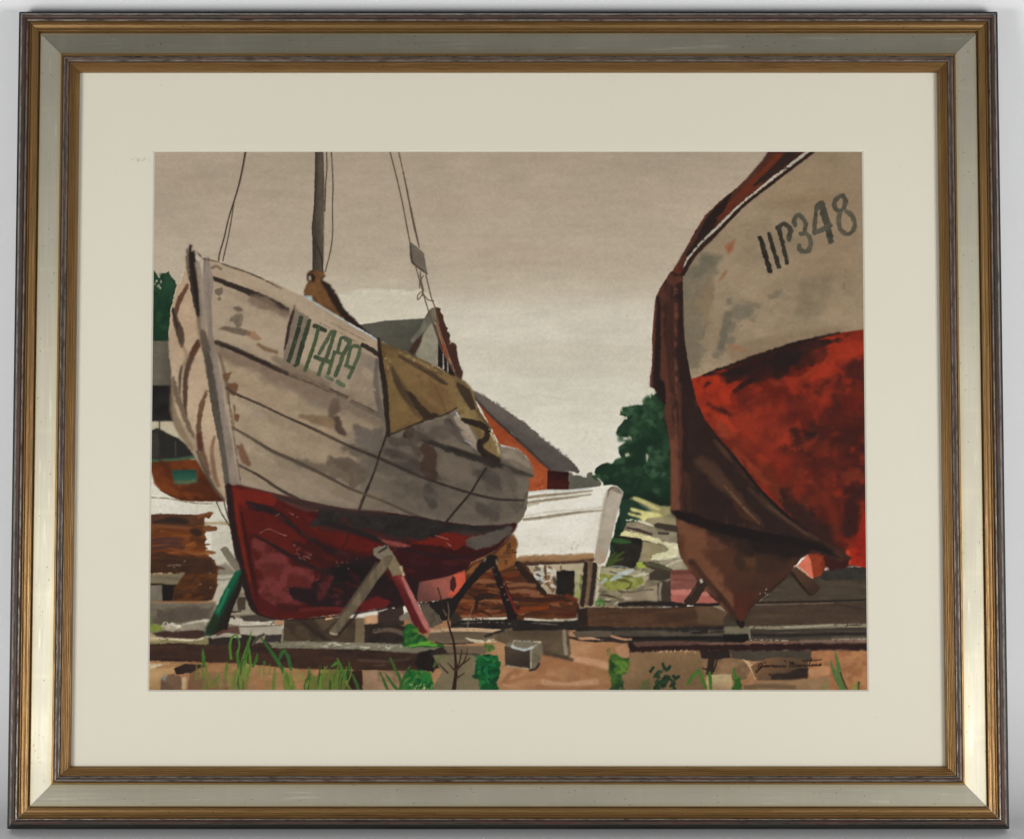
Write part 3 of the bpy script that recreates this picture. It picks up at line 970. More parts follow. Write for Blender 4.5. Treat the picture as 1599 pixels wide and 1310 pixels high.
wash('374,979 420,976 442,978 440,990 376,992', (168, 158, 142), soft=2)
wash('430,968 446,966 446,976 430,975', (178, 134, 104), soft=2)
line('352,963 362,962 366,965', 3, (52, 46, 40))
line('380,978 410,977 440,976', 1.6, (110, 98, 84))
region('painted_block', 'brown timber blocks under the keel')
wash('444,968 470,965 512,963 567,966 568,1003 480,1004 442,1000', (74, 60, 46), c2=(60, 48, 38), tex='m', mot=.07)
wash('556,965 568,966 569,1004 554,1005', (112, 98, 74), soft=1.5)
line('470,968 490,985 515,1002', [6, 7, 5], (48, 38, 31), soft=2)
wash('490,966 530,964 505,985', (92, 76, 58), soft=3, a=.7)
wash('508,961 522,960 520,966 509,967', (198, 156, 120), rough=.8)
wash('570,962 590,959 592,974 572,973', (188, 146, 112), soft=1.6)
wash('590,955 630,945 632,975 600,978 590,972', (54, 42, 36), rough=1)
wash('569,975 600,972 640,978 640,1005 569,1006', (44, 36, 32), soft=2, rough=1, mot=.15)
line('585,985 610,983 628,988', 6, (92, 76, 64), dry=.2)
line('628,965 640,960 645,975', 8, (120, 108, 94), soft=2)
wash('655,943 668,940 684,958 690,972 676,980 662,975', (92, 80, 66), rough=1, c2=(76, 66, 55), tex='m')
wash('664,935 690,930 720,935 705,965 690,968 680,955', (33, 28, 26), rough=1)
region('painted_beam', 'long dark beam across the left foreground')
wash('228,1006 262,1004 330,1006 400,1004 440,1002 500,1003 600,1006 660,1010 690,1018 688,1042 655,1048 560,1046 480,1045 430,1041 380,1036 330,1034 228,1031', (52, 36, 31), rough=.9, c2=(62, 42, 32), tex='h', mot=.10)
wash('420,1003 470,1001 560,1003 640,1005 685,1012 684,1020 640,1019 560,1014 480,1012 425,1011', (118, 112, 94), rough=.9, mot=.07)
dabs('430,1002 560,1004 640,1008 640,1012 440,1008', 22, (6, 20), (1.5, 3), [(196, 188, 168), (146, 140, 122), (204, 196, 178)], ang=1, spread=.06, seed=71, a=.7, dry=.1)
lines('584,1039 600,1038;560,1030 600,1032 640,1028', 3, (92, 76, 64), a=.5, soft=3)
wash('325,996 345,991 375,990 400,993 399,1006 360,1007 326,1007', (46, 38, 36), rough=.7)
line('332,994 352,991 374,993', 5, (160, 152, 136), soft=1.8)
wash('415,991 440,990 438,1002 412,1002', (54, 47, 44), rough=.7)
line('395,1006 402,996 412,990', [3, 4, 3], (74, 66, 58))
wash('652,1019 670,1014 690,1014 697,1022 688,1040 675,1049 655,1046 649,1035', (32, 27, 25), rough=1)
line('676,1022 688,1014 696,1016', 8, (44, 36, 32), rough=.8)
region('painted_beam', 'black rail behind the twig')
wash('704,967 720,966 905,968 905,983 840,986 704,983', (36, 32, 30), rough=.7, mot=.12)
lines('706,967 740,966 790,965;820,966 850,968 880,968 905,966', 3, (190, 180, 160), dry=.12)
lines('720,973 770,971 800,974;830,972 870,975', 2, (90, 82, 74), dry=.3)
wash('704,960 712,955 722,966 712,974 704,975', (50, 42, 37), soft=2)
wash('673,984 700,982 772,984 800,980 800,990 760,1000 700,1004 665,1000', (112, 98, 80), mot=.06, c2=(96, 82, 66), tex='h')
line('672,985 700,983 740,983 780,985', 5, (192, 160, 128), dry=.1)
line('680,1003 700,1005 740,1003', 2.2, (58, 48, 40))
lines('758,993 774,988 786,984', 4, (52, 44, 38))
line('728,996 745,1001 770,1000 800,996', [2, 5, 4, 2], (192, 178, 152), dry=.15)
wash('770,990 805,988 805,1003 772,1000', (104, 84, 62), soft=2)
region('painted_ground')
wash('569,1046 656,1047 650,1085 566,1085', (150, 120, 92), c2=(120, 96, 72), tex='m', mot=.07)
wash('676,1023 700,1020 750,1020 762,1022 752,1085 668,1085 690,1050', (124, 112, 86), mot=.05, c2=(112, 100, 76), tex='b')
wash('690,1008 760,1008 778,1012 774,1020 740,1021 700,1020', (106, 90, 72), soft=1.8)
lines('688,1021 720,1020 748,1022', 2.4, (70, 58, 48), dry=.1)
wash('228,1034 270,1036 276,1044 262,1062 255,1085 228,1085', (182, 146, 102), c2=(160, 126, 84), g='250,1040 250,1075', mot=.05)
line('246,1040 262,1040 280,1036', [5, 7, 3], (160, 120, 82), soft=1.6)
lines('228,1037 250,1038 262,1036;230,1043 242,1041', 3, (196, 180, 150), dry=.2)
wash('270,1043 290,1036 312,1037 325,1040 300,1050 276,1053', (46, 36, 32), rough=1)
wash('252,1060 262,1052 280,1054 286,1068 284,1085 250,1085', (110, 84, 64), c2=(92, 70, 56), tex='m', rough=1)
wash('250,1058 262,1053 258,1064', (128, 124, 118), soft=3)
line('288,1060 287,1072', 6, (196, 176, 146), soft=3, a=.7)
wash('296,1052 320,1044 350,1046 370,1052 372,1085 292,1085', (134, 100, 72), rough=1.2, c2=(118, 86, 62), tex='m')
wash('300,1048 322,1040 400,1040 470,1044 540,1048 545,1085 362,1085 350,1050', (160, 117, 81), soft=3, rough=1.5, c2=(150, 108, 74), tex='m', a=.85)
lines('400,1050 430,1052 470,1050;405,1063 450,1066 480,1062', 1.5, (140, 98, 68), a=.7)
wash('535,1048 566,1046 567,1085 540,1085', (50, 32, 26), rough=1)
wash('569,1047 590,1046 592,1085 566,1085', (148, 118, 92), soft=2)
# right of the twig: open sand
wash('760,1010 905,985 1000,985 990,1085 755,1085', (174, 130, 94), c2=(150, 108, 74), g='830,1000 870,1070', gn=.25, mot=.05)
wash('848,1022 880,1022 905,1032 930,1040 920,1052 880,1046 850,1050 820,1046 790,1058 785,1048 830,1044', (150, 104, 70), soft=5, rough=2)
line('895,1028 930,1034 950,1040', 10, (196, 150, 116), soft=5, a=.8)
line('850,1064 880,1070 930,1064', 9, (192, 148, 116), soft=5, a=.7)
line('785,1068 830,1056 870,1060', 6, (150, 102, 68), soft=4, a=.7)
line('840,1072 890,1074 960,1070', 6, (140, 98, 66), soft=4, a=.6)
lines('786,1069 800,1072 820,1078', 2, (196, 160, 128), dry=.3, a=.8)
wash('920,1012 950,1006 960,1020 940,1026 915,1022', (160, 112, 76), soft=6, a=.6)
line('930,998 955,996 990,998', 6, (196, 156, 126), rough=1)
wash('960,1010 975,1005 985,1012 984,1030 966,1024', (176, 130, 98), soft=2)
# right foreground stones
wash('984,1016 1090,1017 1098,1030 1100,1085 955,1085 972,1050', (136, 106, 76), c2=(114, 90, 63), g='1030,1020 1040,1070', mot=.05)
wash('1000,1020 1060,1030 1090,1050 1080,1072 1010,1072 985,1045', (118, 92, 66), soft=16, a=.5)
wash('1097,1028 1130,1026 1165,1028 1172,1046 1165,1060 1140,1062 1100,1056', (134, 104, 76), c2=(114, 88, 64), tex='m', mot=.05)
line('1160,1028 1172,1040 1180,1058', [3, 5, 3], (194, 158, 122), rough=.6)
wash('1092,1014 1120,1012 1140,1014 1140,1026 1120,1030 1096,1028', (40, 34, 31), rough=1)
line('1113,1018 1110,1035 1108,1050', 9, (44, 34, 28), soft=2)
lines('1122,1020 1117,1040 1114,1048;1117,1018 1113,1042;1098,1043 1106,1046', 2, (40, 32, 27))
wash('1103,1053 1142,1052 1146,1085 1100,1085', (180, 160, 120), c2=(150, 120, 90), g='1120,1055 1120,1080', rough=.8)
wash('1140,1014 1180,1014 1268,1015 1267,1032 1230,1030 1175,1032 1142,1027', (70, 62, 52), mot=.06, rough=.7)
wash('1172,1040 1195,1028 1215,1026 1250,1028 1262,1032 1262,1058 1220,1062 1182,1062 1176,1050', (112, 82, 58), c2=(84, 64, 48), g='1200,1030 1230,1060', mot=.05)
wash('1200,1052 1230,1050 1250,1042 1262,1044 1260,1059 1236,1062 1205,1060', (46, 36, 31), soft=2.5, rough=1)
wash('1267,1015 1365,1014 1365,1085 1160,1085 1180,1064 1262,1062 1266,1040', (168, 116, 78), c2=(150, 100, 66), tex='m', mot=.06)
wash('1180,1064 1262,1060 1296,1054 1296,1085 1160,1085', (140, 110, 80), soft=3)
line('1268,1050 1290,1047', 12, (190, 142, 104), soft=5, a=.7)
line('1165,1073 1200,1071 1240,1073', 6, (96, 76, 56), soft=3, a=.8)
wash('1296,1020 1310,1024 1306,1050 1296,1060', (164, 100, 72), soft=3, a=.7)
dabs('1310,1020 1350,1020 1350,1070 1315,1070', 18, (5, 14), (1.5, 3), [(186, 134, 92), (150, 98, 62), (170, 128, 92)], ang=-20, spread=.3, seed=72, a=.5)
region('painted_block', 'dark grey block lit along its upper edge')
wash('776,990 790,985 830,984 868,984 888,984 890,1005 892,1020 886,1029 865,1024 845,1016 800,1010 776,1000', (98, 82, 63), c2=(82, 68, 53), tex='m', mot=.06)
line('881,985 882,1005 884,1020', 5, (140, 126, 104), soft=1.8)
line('850,1020 880,1026 893,1030', 5, (66, 54, 44), soft=3, a=.8)
wash('788,1010 792,1003 801,1000 825,1000 845,1001 830,1012 824,1015', (114, 106, 90), edge=.1)
wash('788,1009 810,1014 829,1013 829,1043 800,1041 789,1039', (74, 62, 50), c2=(52, 43, 36), g='805,1012 815,1040', mot=.08)
wash('829,1013 844,1001 848,1010 847,1020 842,1034 836,1042 829,1045', (110, 100, 82), c2=(92, 82, 66), tex='m')
line('799,1008 808,1012 820,1014 832,1010', 3.2, (190, 198, 200), rough=.8)
lines('803,1000 825,1001 844,1002;829,1012 845,1002;790,1039 828,1044;800,1010 802,1001;829,1014 829,1044', 1.6, (190, 180, 158), dry=.1)
line('842,1036 836,1044 828,1046', 3, (50, 42, 36))
# right-hand timbers
region('painted_beam', 'brown baulk under the brown cover')
wash('903,949 930,947 985,948 1040,948 1110,945 1150,962 1158,975 1152,978 1040,979 905,978', (80, 55, 38), c2=(68, 48, 36), tex='h', mot=.08)
wash('901,949 917,947 918,976 902,977', (44, 32, 27), soft=1.6)
wash('1085,946 1125,944 1150,966 1150,976 1090,975', (98, 76, 56), soft=6, a=.7)
line('905,949 940,947 985,948', 1.8, (150, 128, 104), dry=.3)
line('968,944 1000,942 1047,943 1070,945', [6, 7, 7, 5], (38, 31, 28), rough=.8)
lines('1085,944 1105,944 1127,943', 4, (36, 30, 28))
region('painted_timber', 'wide grey-brown timbers stacked at the right')
wash('1130,965 1150,940 1205,910 1228,895 1240,890 1290,900 1365,895 1365,980 1130,980', (74, 63, 51), c2=(62, 53, 44), tex='h', mot=.07)
wash('1278,893 1300,886 1365,884 1365,906 1286,906', (52, 48, 43), rough=.7, mot=.1)
lines('1288,890 1310,885 1330,884', 1.8, (150, 142, 128), dry=.3)
wash('1180,944 1230,940 1365,940 1365,976 1160,978', (70, 55, 44), soft=2, mot=.08, tex='h')
wash('1240,905 1330,908 1350,935 1250,935 1200,930', (76, 65, 53), soft=8, a=.7)
line('1178,941 1230,939.5 1300,938 1360,936', 2.6, (40, 34, 30))
line('1180,944 1230,943 1300,941', 2, (110, 96, 78), a=.6, dry=.1)
line('1305,942 1330,948 1352,952', 1.4, (48, 40, 34))
line('1186,937 1198,926', 3, (120, 108, 90), dry=.2)
region('painted_rail', 'long iron-grey rails running to the right edge')
wash('890,977 1040,979 1130,977 1132,1003 960,1003 905,990', (42, 37, 35), rough=.7, mot=.1)
wash('893,986 930,984 956,985 956,994 900,995', (92, 78, 66), soft=1.6)
wash('957,985 1000,984 1045,984 1130,983 1130,996 1040,995 957,992', (92, 82, 68), mot=.06, c2=(76, 67, 56), tex='h')
lines('1045,985 1080,985 1104,984;1080,988 1130,986', 2.6, (40, 36, 34), dry=.05)
line('957,994 990,996 1040,996 1130,995', [3, 5, 5, 5], (32, 29, 28))
line('890,995 920,1000 958,1000', 3.4, (56, 44, 38))
lines('955,993 975,998 985,998;905,997 925,996', 3, (186, 140, 108), dry=.15)
wash('1168,977 1200,975 1365,973 1365,1001 1168,1001', (84, 74, 61), mot=.06, c2=(68, 59, 49), tex='h')
line('1172,979 1220,980 1290,977 1360,976', [4, 5, 5, 5], (134, 123, 102), dry=.06)
line('1225,979 1260,978 1300,975', 1.6, (170, 160, 142), dry=.15)
line('1176,991 1220,992 1290,990 1360,989', 5, (44, 39, 36), soft=2)
line('1200,985 1280,983 1360,982', 3, (58, 53, 48), soft=2)
lines('1172,999 1200,999 1230,1000;1300,998 1360,997', 1.8, (160, 148, 130), dry=.15)
wash('1131,978 1170,978 1170,992 1131,992', (112, 103, 85))
wash('1129,990 1168,989 1169,1000 1160,1003 1130,1004', (27, 24, 23), rough=.7)
line('1170,982 1171,996', 1.4, (150, 143, 130), dry=.2)
region('painted_rail', 'lower reddish rail')
wash('984,1004 1000,1002 1060,1001 1130,1003 1220,1001 1365,1000 1365,1016 1240,1015 1130,1015 1060,1016 990,1017 983,1012', (112, 84, 70), rough=.8, mot=.08)
line('985,1014 1050,1011 1130,1011 1230,1010 1365,1009', [7, 8, 9, 9], (42, 27, 25), soft=2, rough=1.2)
line('985,1006 990,1013', 8, (36, 28, 26), rough=.8)
wash('990,1002 1060,1000 1110,1003 1060,1008 995,1008', (86, 60, 52), soft=3, a=.8)
line('1250,1001 1300,1000 1360,1000', 3, (128, 104, 90), dry=.1)
dabs('1030,1015 1100,1015 1100,1019 1030,1018', 10, (2, 4), (1.5, 2.5), [(196, 160, 126)], seed=73, a=.8)
# ---- main boat: mast, sail, rigging
region('painted_sail', 'furled brown sail lashed under the mast')
wash('479,431 481,424 488,422 505,423 507,431 502,438 512,445 520,455 526,468 536,483 545,495 565,513 586,530 580,532 555,514 535,502 510,490 490,474 474,464 476,450 481,440 480,436', (112, 77, 46), rough=.7, c2=(98, 66, 41), tex='m', mot=.07)
line('503,440 513,450 522,466 534,486 552,504 582,529', [4, 9, 11, 9, 9, 5], (44, 32, 26), soft=2.2, rough=.8)
line('488,445 495,462 503,478', 5, (128, 88, 52), soft=4, a=.6)
wash('482,428 488,427 493,433 490,441 484,436', (40, 30, 25))
line('481,428 480,436 482,439', 1.6, (46, 36, 30))
wash('482.5,431 485,430 486,437 483,438', (196, 188, 172))
lines('485,425 495,421 505,425;502,437 507,431', 2, (60, 42, 32))
wash('476,461 487,462 488.5,470 482,468', (166, 174, 172), rough=.3)
region('painted_mast', 'bare grey mast')
wash('493,228 505,228 507,295 506,375 505,423 488,423 488.6,375 487.3,353 491,315', (90, 80, 67), c2=(72, 63, 53), g='505,300 490,300', gn=.1, mot=.08, tex='v')
line('493.5,232 491.5,315 488,353 489,380 489.5,420', 2, (58, 48, 41))
line('489,368 496,386 502,402 504,422', 2, (58, 46, 38))
line('507,290 506.4,350 505.6,400', 1.6, (150, 136, 114), dry=.45)
region('painted_rope', 'thin stays and halyards')
lines('509.5,230 510.5,262 508.5,290 507.5,330;517,230 520,285 519,325 519.5,360 516.5,390 508,424', 1.5, (72, 58, 46), rough=.12)
line('384,230 378,266 370,300 358,338 350,372 343,396 341.5,409', 1.9, (62, 49, 40), rough=.12)
line('386,230 380,262 374,290', 1.2, (96, 80, 64), rough=.12)
line('366,312 361,345 356,372 351,394 348,408', 1.6, (76, 62, 50), rough=.12)
line('607,230 618,272 628,315 635,352 640,378', 1.8, (92, 76, 60), rough=.12)
line('621,230 632,280 641,325 648,358 654.5,386', [1.6, 2, 2.8, 3, 2], (96, 80, 64), rough=.3)
region('painted_pulley', 'grey lozenge-shaped block on the rigging')
wash('639,376 646,382 655,389 662,396 664,408 668,429 658,422 646,412 642,402 640,388', (108, 98, 86), rough=.3)
line('640,380 642.5,403 646,412 667,428', [1.5, 3, 3, 2], (78, 64, 54))
region('painted_rope')
lines('649,416 653,430 658,448 663,466 670,488 680,518 690,546 702,568 713,588', 1.6, (92, 74, 58), rough=.1)
lines('656,425 658,440 661,452 660,462;665,430 669,446 674,466 680,482 686,506', 1.6, (90, 72, 56), rough=.1)
lines('661,431 656,440 655,450;652,462 656,457 660,457 656,465 652,468 652,462;661,459 668,468 677,470', 1.5, (100, 80, 62), rough=.1)
line('678,478 681,496 688,520 698,548 710,580', 1.2, (150, 110, 84), rough=.1)

# ---- main boat: hull
HULL = '318,403 330,404 345,409 375,419 400,430 430,443 460,457 475,464 497,476 520,490 545,505 575,522 590,531 640,552 700,588 735,640 765,680 782,696 800,699 812,704 822,712 830,726 833,740 833,746 826,746 826,760 824,778 822,795 817,808 806,821 790,838 770,858 740,872 700,882 600,880 500,860 400,800 366,780 350,700 340,620 330,540 322,470'
region('painted_boat', 'big weathered white and red fishing boat in the middle')
B_MAIN = CUR
wash('303,392 298,399 292,412 284,430 276,448 270,468 266,492 264,520 263,545 267,575 268,603 269,640 271,660 281,682 300,706 322,742 341,771 353,784 356,700 340,600 322,500 312,430', (188, 163, 137), c2=(180, 154, 128), tex='b', mot=.035, rough=.9)
wash('270,655 278,650 290,665 308,690 330,730 352,775 352,784 340,770 318,738 298,704 280,682', (150, 132, 108), soft=3, a=.6)
dabs('282,435 292,410 290,420 278,455', 12, (2, 6), (1, 2), [(206, 194, 172)], ang=120, spread=.2, seed=81, a=.7)
# planking on the port bow
line('293,446 285,460 277,478 274,494', [5, 7, 7, 4], (98, 66, 50), soft=2.4, rough=.8)
line('270,482 274,500 281,520 284,540', [3, 8, 12, 5], (80, 64, 52), soft=2.6, rough=.8)
line('270,484 274,500 277,512', 3, (54, 44, 38), soft=2)
line('310,536 303,548 295,568 290,590 289,625 290,650', [9, 9, 8, 7, 6, 4], (82, 62, 50), soft=2.4, rough=.8)
line('309,538 301,552', 7, (88, 54, 38), soft=3)
line('284,572 281,590 281,615', [3, 4, 2], (82, 66, 55), soft=2)
line('270,590 276,615 284,640 296,668 303,682', [4, 8, 7, 6, 3], (110, 92, 74), soft=3, rough=1)
line('268,600 270,640 280,668 300,700', [2, 9, 10, 5], (126, 108, 86), soft=4, a=.8)
line('323,612 316,630 311,655 311,680 314,700 322,725 326,740', [4, 7, 7, 8, 8, 6, 4], (106, 78, 60), soft=2.4, rough=.8)
line('311,680 313,700', 7, (82, 48, 38), soft=3)
line('335,682 331,700 332,720 336,745 341,758', [3, 5, 6, 7, 5], (128, 98, 76), soft=2.6)
line('308,705 318,730 334,760 350,780', [3, 4, 4, 3], (82, 70, 58), soft=1.8)
line('285,540 292,556 287,570', 5, (140, 112, 88), soft=4, a=.6)
dabs('300,470 312,500 330,600 326,640 318,560', 14, (4, 14), (1.4, 3), [(196, 176, 150), (160, 134, 110)], ang=80, spread=.15, seed=82, a=.5)
# starboard side
wash(HULL, (167, 148, 126), c2=(110, 100, 88), g='400,560 735,770', gn=.10, mot=.03, rough=.6)
HM = mask(HULL)
clip(HM)
wash('318,400 350,408 420,436 500,476 590,531 590,560 500,515 420,470 345,435 325,430', (174, 152, 129), soft=5, mot=.03)
wash('336,545 380,552 440,576 520,615 545,640 480,622 420,600 360,570', (138, 117, 98), soft=12, rough=3, a=.8)
wash('380,445 420,462 460,480 470,492 430,490 395,470', (128, 110, 92), soft=10, rough=2, a=.7)
wash('350,560 400,585 500,640 560,660 520,690 440,650 370,620', (164, 141, 114), soft=14, a=.7)
wash('370,640 420,655 500,690 580,730 560,760 470,720 380,690', (160, 139, 114), soft=14, a=.6)
wash('375,700 420,715 500,760 560,790 470,775 400,755 372,745', (150, 132, 110), soft=10, a=.6)
wash('520,560 580,580 600,640 600,700 540,650 520,620', (142, 123, 103), soft=16, a=.6)
wash('600,680 700,700 780,740 826,760 820,800 700,800 600,770', (108, 98, 86), soft=20, rough=4, a=.6)
dabs('330,420 560,540 600,680 780,720 820,780 700,800 520,780 380,740 350,600', 60, (18, 50), (6, 14), [(152, 130, 106), (172, 150, 122), (140, 120, 100), (120, 106, 92)], ang=26, spread=.12, seed=83, soft=9, a=.22, rough=1)
# wet shadow under the strakes and broad stains
line('335,545 365,556 405,574 445,592 485,607 541,632 600,662', [6, 14, 20, 22, 22, 20, 14], (122, 103, 86), soft=14, rough=2, a=.75)
line('340,452 375,462 405,474 450,492', [6, 14, 18, 12], (134, 114, 94), soft=10, rough=2, a=.7)
line('380,625 445,660 500,688 560,712', [4, 12, 16, 14], (142, 123, 101), soft=10, rough=2, a=.6)
line('400,700 450,727 505,752 560,776 620,795', [4, 12, 18, 18, 14], (134, 117, 97), soft=10, rough=2, a=.65)
line('620,742 680,764 740,782 815,790', [10, 20, 22, 14], (90, 80, 70), soft=14, rough=2, a=.7)
line('650,696 700,714 760,735 820,752', [8, 16, 20, 16], (92, 82, 72), soft=10, rough=2, a=.7)
wash('560,690 640,700 650,740 560,730', (102, 90, 78), soft=22, rough=3, a=.7)
wash('605,765 690,790 800,795 806,815 700,812 610,796', (104, 92, 82), soft=16, rough=3, a=.7)
for q, w in (('560,668 600,690 640,700 690,716', [6, 13, 14, 6]), ('620,715 650,728 700,745 750,765', [5, 11, 13, 6]), ('690,760 730,785 780,800', [6, 14, 8]), ('740,700 775,725 815,745', [8, 15, 8]),
             ('470,722 520,738 560,748', [5, 12, 10]), ('540,700 575,705 600,712', [8, 13, 8]), ('610,752 650,772 700,796', [5, 11, 6]), ('650,790 700,802 760,806 800,800', [6, 12, 12, 6])):
    line(q, w, (86, 75, 65), soft=8, rough=2, a=.7)
wash('620,690 680,700 750,725 826,750 820,800 780,815 690,808 600,785 580,735', (100, 88, 76), soft=40, rough=4, a=.45)
wash('300,400 480,470 590,535 590,590 540,600 440,560 340,520', (178, 158, 135), soft=26, rough=3, a=.5)
# strakes and plank seams
line('323,432 336,436 350,441 375,451 405,463 435,477 449,483', [4, 6, 7, 8, 9, 8, 5], (52, 42, 37), soft=1.8, rough=.7)
line('405,468 430,480 450,488', 3, (78, 64, 55), soft=2, dry=.2)
line('332,534 345,537 365,545 405,563 445,581 485,595 515,609 541,621', [4, 7, 7, 7, 7.5, 7, 6, 5], (62, 50, 43), soft=2, rough=.7)
line('345,538 405,563 485,595', [3, 4, 2], (48, 37, 33), soft=1.6)
line('549,627 575,640 604,654', [5, 6.5, 5.5], (56, 47, 41), soft=1.6)
line('400,556 470,588 545,625 600,652', 3, (142, 122, 102), soft=5, a=.6)
line('353,606 370,616 405,631 445,650 490,670 545,696 591,715 625,729 655,743', [2.5, 3, 2.4, 2.4, 3.4, 2.6, 3, 4, 5], (76, 62, 53), rough=.4)
line('635,735 655,744 685,754 731,769 775,779 817,781', [6, 5, 4, 3.4, 3.4, 2.4], (58, 48, 42), rough=.5, soft=1.6)
line('363,667 397,687 425,704 459,719 505,741 543,761 565,770 605,785 645,803 684,815', [2, 3.4, 4, 5, 4, 3, 2.6, 3, 3.4, 2], (84, 70, 60), rough=.4)
line('400,690 430,708 470,722', [3, 6, 2], (112, 96, 82), soft=4, a=.7)
line('373,726 405,743 435,763 465,779 495,794', [2, 3, 3.4, 4, 3], (72, 58, 50), rough=.4)
lines('604,676 600,688 593,707 585,735 573,763 561,797;758,731 748,747 735,769 715,793 694,818', [3.4, 2.6, 2.6, 3, 3], (52, 44, 39), rough=.4)
line('652,683 670,688 685,693 725,707 761,719 790,731', [4, 8, 7, 6.5, 6, 5], (44, 38, 34), soft=1.8, rough=.7)
line('782,727 800,734 820,740 834,744', [8, 8, 5, 3], (40, 36, 33), soft=1.8)
line('565,705 600,720 640,738 660,746', [5, 9, 12, 6], (84, 74, 65), soft=6, a=.8)
line('598,700 625,712 650,725', [6, 12, 8], (70, 61, 54), soft=5, a=.8)
# stains
for q, c in (('336,452 346,449 348,457 342,462 336,459', (112, 98, 83)), ('366,480 374,479 379,483 374,487 367,485', (106, 92, 80)), ('367,491 378,490 380,498 378,508 370,512 366,505 358,500', (122, 106, 89)), ('341,514 350,510 362,511 378,513 392,520 380,525 366,521 352,516', (112, 97, 82)), ('345,464 344,470 340,466', (112, 98, 83))):
    wash(q, c, sm=3, soft=2.2, rough=1)
wash('384,516 398,518 408,530 400,532 386,524', (142, 104, 76), soft=5, a=.7)
line('403,538 415,545 432,550', [4, 6, 4], (118, 92, 68), soft=3)
for q in ('349,584 357,581 362,582 358,590 354,596 349,592', '354,600 362,598 371,600 370,612 362,617 355,610', '360,614 368,612 366,619', '365,632 368,640 366,650', '366,648 373,648 372,658 367,656', '370,695 374,697 372,703'):
    wash(q, (108, 76, 54), soft=2.2, rough=1, sm=3)
line('377,694 378,706 382,716 388,724', [3, 10, 11, 7], (112, 82, 62), soft=3)
line('360,640 364,655 365,670', 4, (120, 90, 66), soft=3, a=.6)
line('342,552 348,572 354,600 357,630', [4, 4, 5, 3], (96, 78, 64), soft=3, a=.7)
line('329,447 328,470 327,486', 1.4, (120, 104, 88), dry=.15)
line('331,419 338,416 345,420', 4, (128, 108, 90), soft=2)
wash('519,622 530,620 533,640 524,648 516,640', (106, 90, 76), soft=6)
line('525,636 518,648 517,656', 6, (94, 78, 66), soft=4)
line('525,655 528,668 536,676', [8, 10, 7], (88, 72, 60), soft=3)
line('468,650 490,654 516,660', [5, 9, 8], (132, 110, 86), soft=5)
line('510,620 560,640 596,654', [8, 14, 10], (118, 104, 90), soft=9, a=.7)
wash('552,672 570,668 590,672 596,690 580,702 560,690', (108, 97, 86), soft=8, rough=2)
wash('590,670 598,668 594,700 588,702', (102, 91, 81), soft=5)
wash('500,728 525,720 540,722 552,740 560,760 545,758 530,745 505,738', (108, 94, 78), soft=8, rough=2)
wash('545,722 570,716 600,720 598,735 560,745', (106, 95, 84), soft=8, rough=2)
wash('580,740 620,735 640,745 600,750', (134, 120, 104), soft=6, a=.8)
wash('625,690 640,688 645,700 642,712 632,708', (92, 80, 70), soft=5)
wash('659,698 672,698 681,704 684,722 682,742 670,744 662,735 655,728 664,716', (80, 60, 48), soft=4, rough=1.4)
wash('655,726 668,722 672,736 660,740', (84, 62, 50), soft=4)
wash('661,752 682,750 684,775 672,790 662,782', (78, 70, 63), soft=5, rough=1.5)
line('672,760 673,778', 4, (104, 94, 84), soft=3)
wash('648,676 680,680 682,692 660,694 650,686', (76, 60, 50), soft=4)
dabs('600,690 640,700 640,730 605,720', 8, (10, 20), (6, 10), [(92, 82, 72), (104, 93, 82)], ang=70, spread=.3, seed=84, soft=6, a=.6)
wash('735,735 762,725 780,740 770,765 750,770', (92, 84, 75), soft=9, rough=2)
wash('750,790 775,780 782,795 760,810 748,808', (84, 76, 68), soft=7, rough=2)
wash('690,705 730,718 745,745 700,758 688,735', (126, 113, 96), soft=10, a=.6)
wash('650,660 700,660 725,700 690,694 655,684', (112, 98, 84), soft=6, a=.7)
wash('640,674 655,664 690,655 712,650 724,670 735,692 700,680 660,672', (104, 91, 79), soft=8, rough=2, a=.8)
line('700,660 712,675 722,688 738,695', [12, 9, 6, 3], (66, 60, 56), soft=4)
wash('708,650 716,648 730,660 745,690 748,705 735,696 722,680', (156, 140, 124), soft=2.2)
lines('713,645 716,650;726,688 735,692', 1.6, (190, 198, 202))
wash('780,697 800,700 815,706 826,718 830,732 805,728 785,716', (138, 124, 108), soft=2, c2=(122, 109, 95), tex='m')
line('780,696 800,699 815,705 826,717', 2, (180, 190, 192), dry=.1)
line('785,717 805,722 828,735', 3, (110, 98, 86), soft=2)
wash('805,745 826,748 822,775 805,772', (116, 106, 94), soft=4)
line('806,800 815,790 822,770', 2, (70, 62, 56), soft=2)
wash('500,478 560,512 590,532 592,566 556,546 540,530', (168, 146, 121), soft=3, a=.6)
line('566,539 580,546 593,556', [6, 7, 6], (52, 42, 38), rough=.6)
wash('564,550 592,560 590,590 575,575 560,572', (120, 108, 98), soft=6, a=.7)
line('552,600 560,580 566,560', 10, (140, 122, 104), soft=6, a=.6)
line('589,562 587,600 594,640 600,655', [5, 7, 8, 5], (104, 92, 82), soft=3)
dabs('560,575 585,590 586,625 560,610', 10, (2, 5), (1.5, 3), [(184, 164, 138), (140, 122, 102)], seed=85, a=.6)
lines('508,500 540,516 575,534;500,505 535,522 560,536', .9, (120, 100, 84), dry=.15)
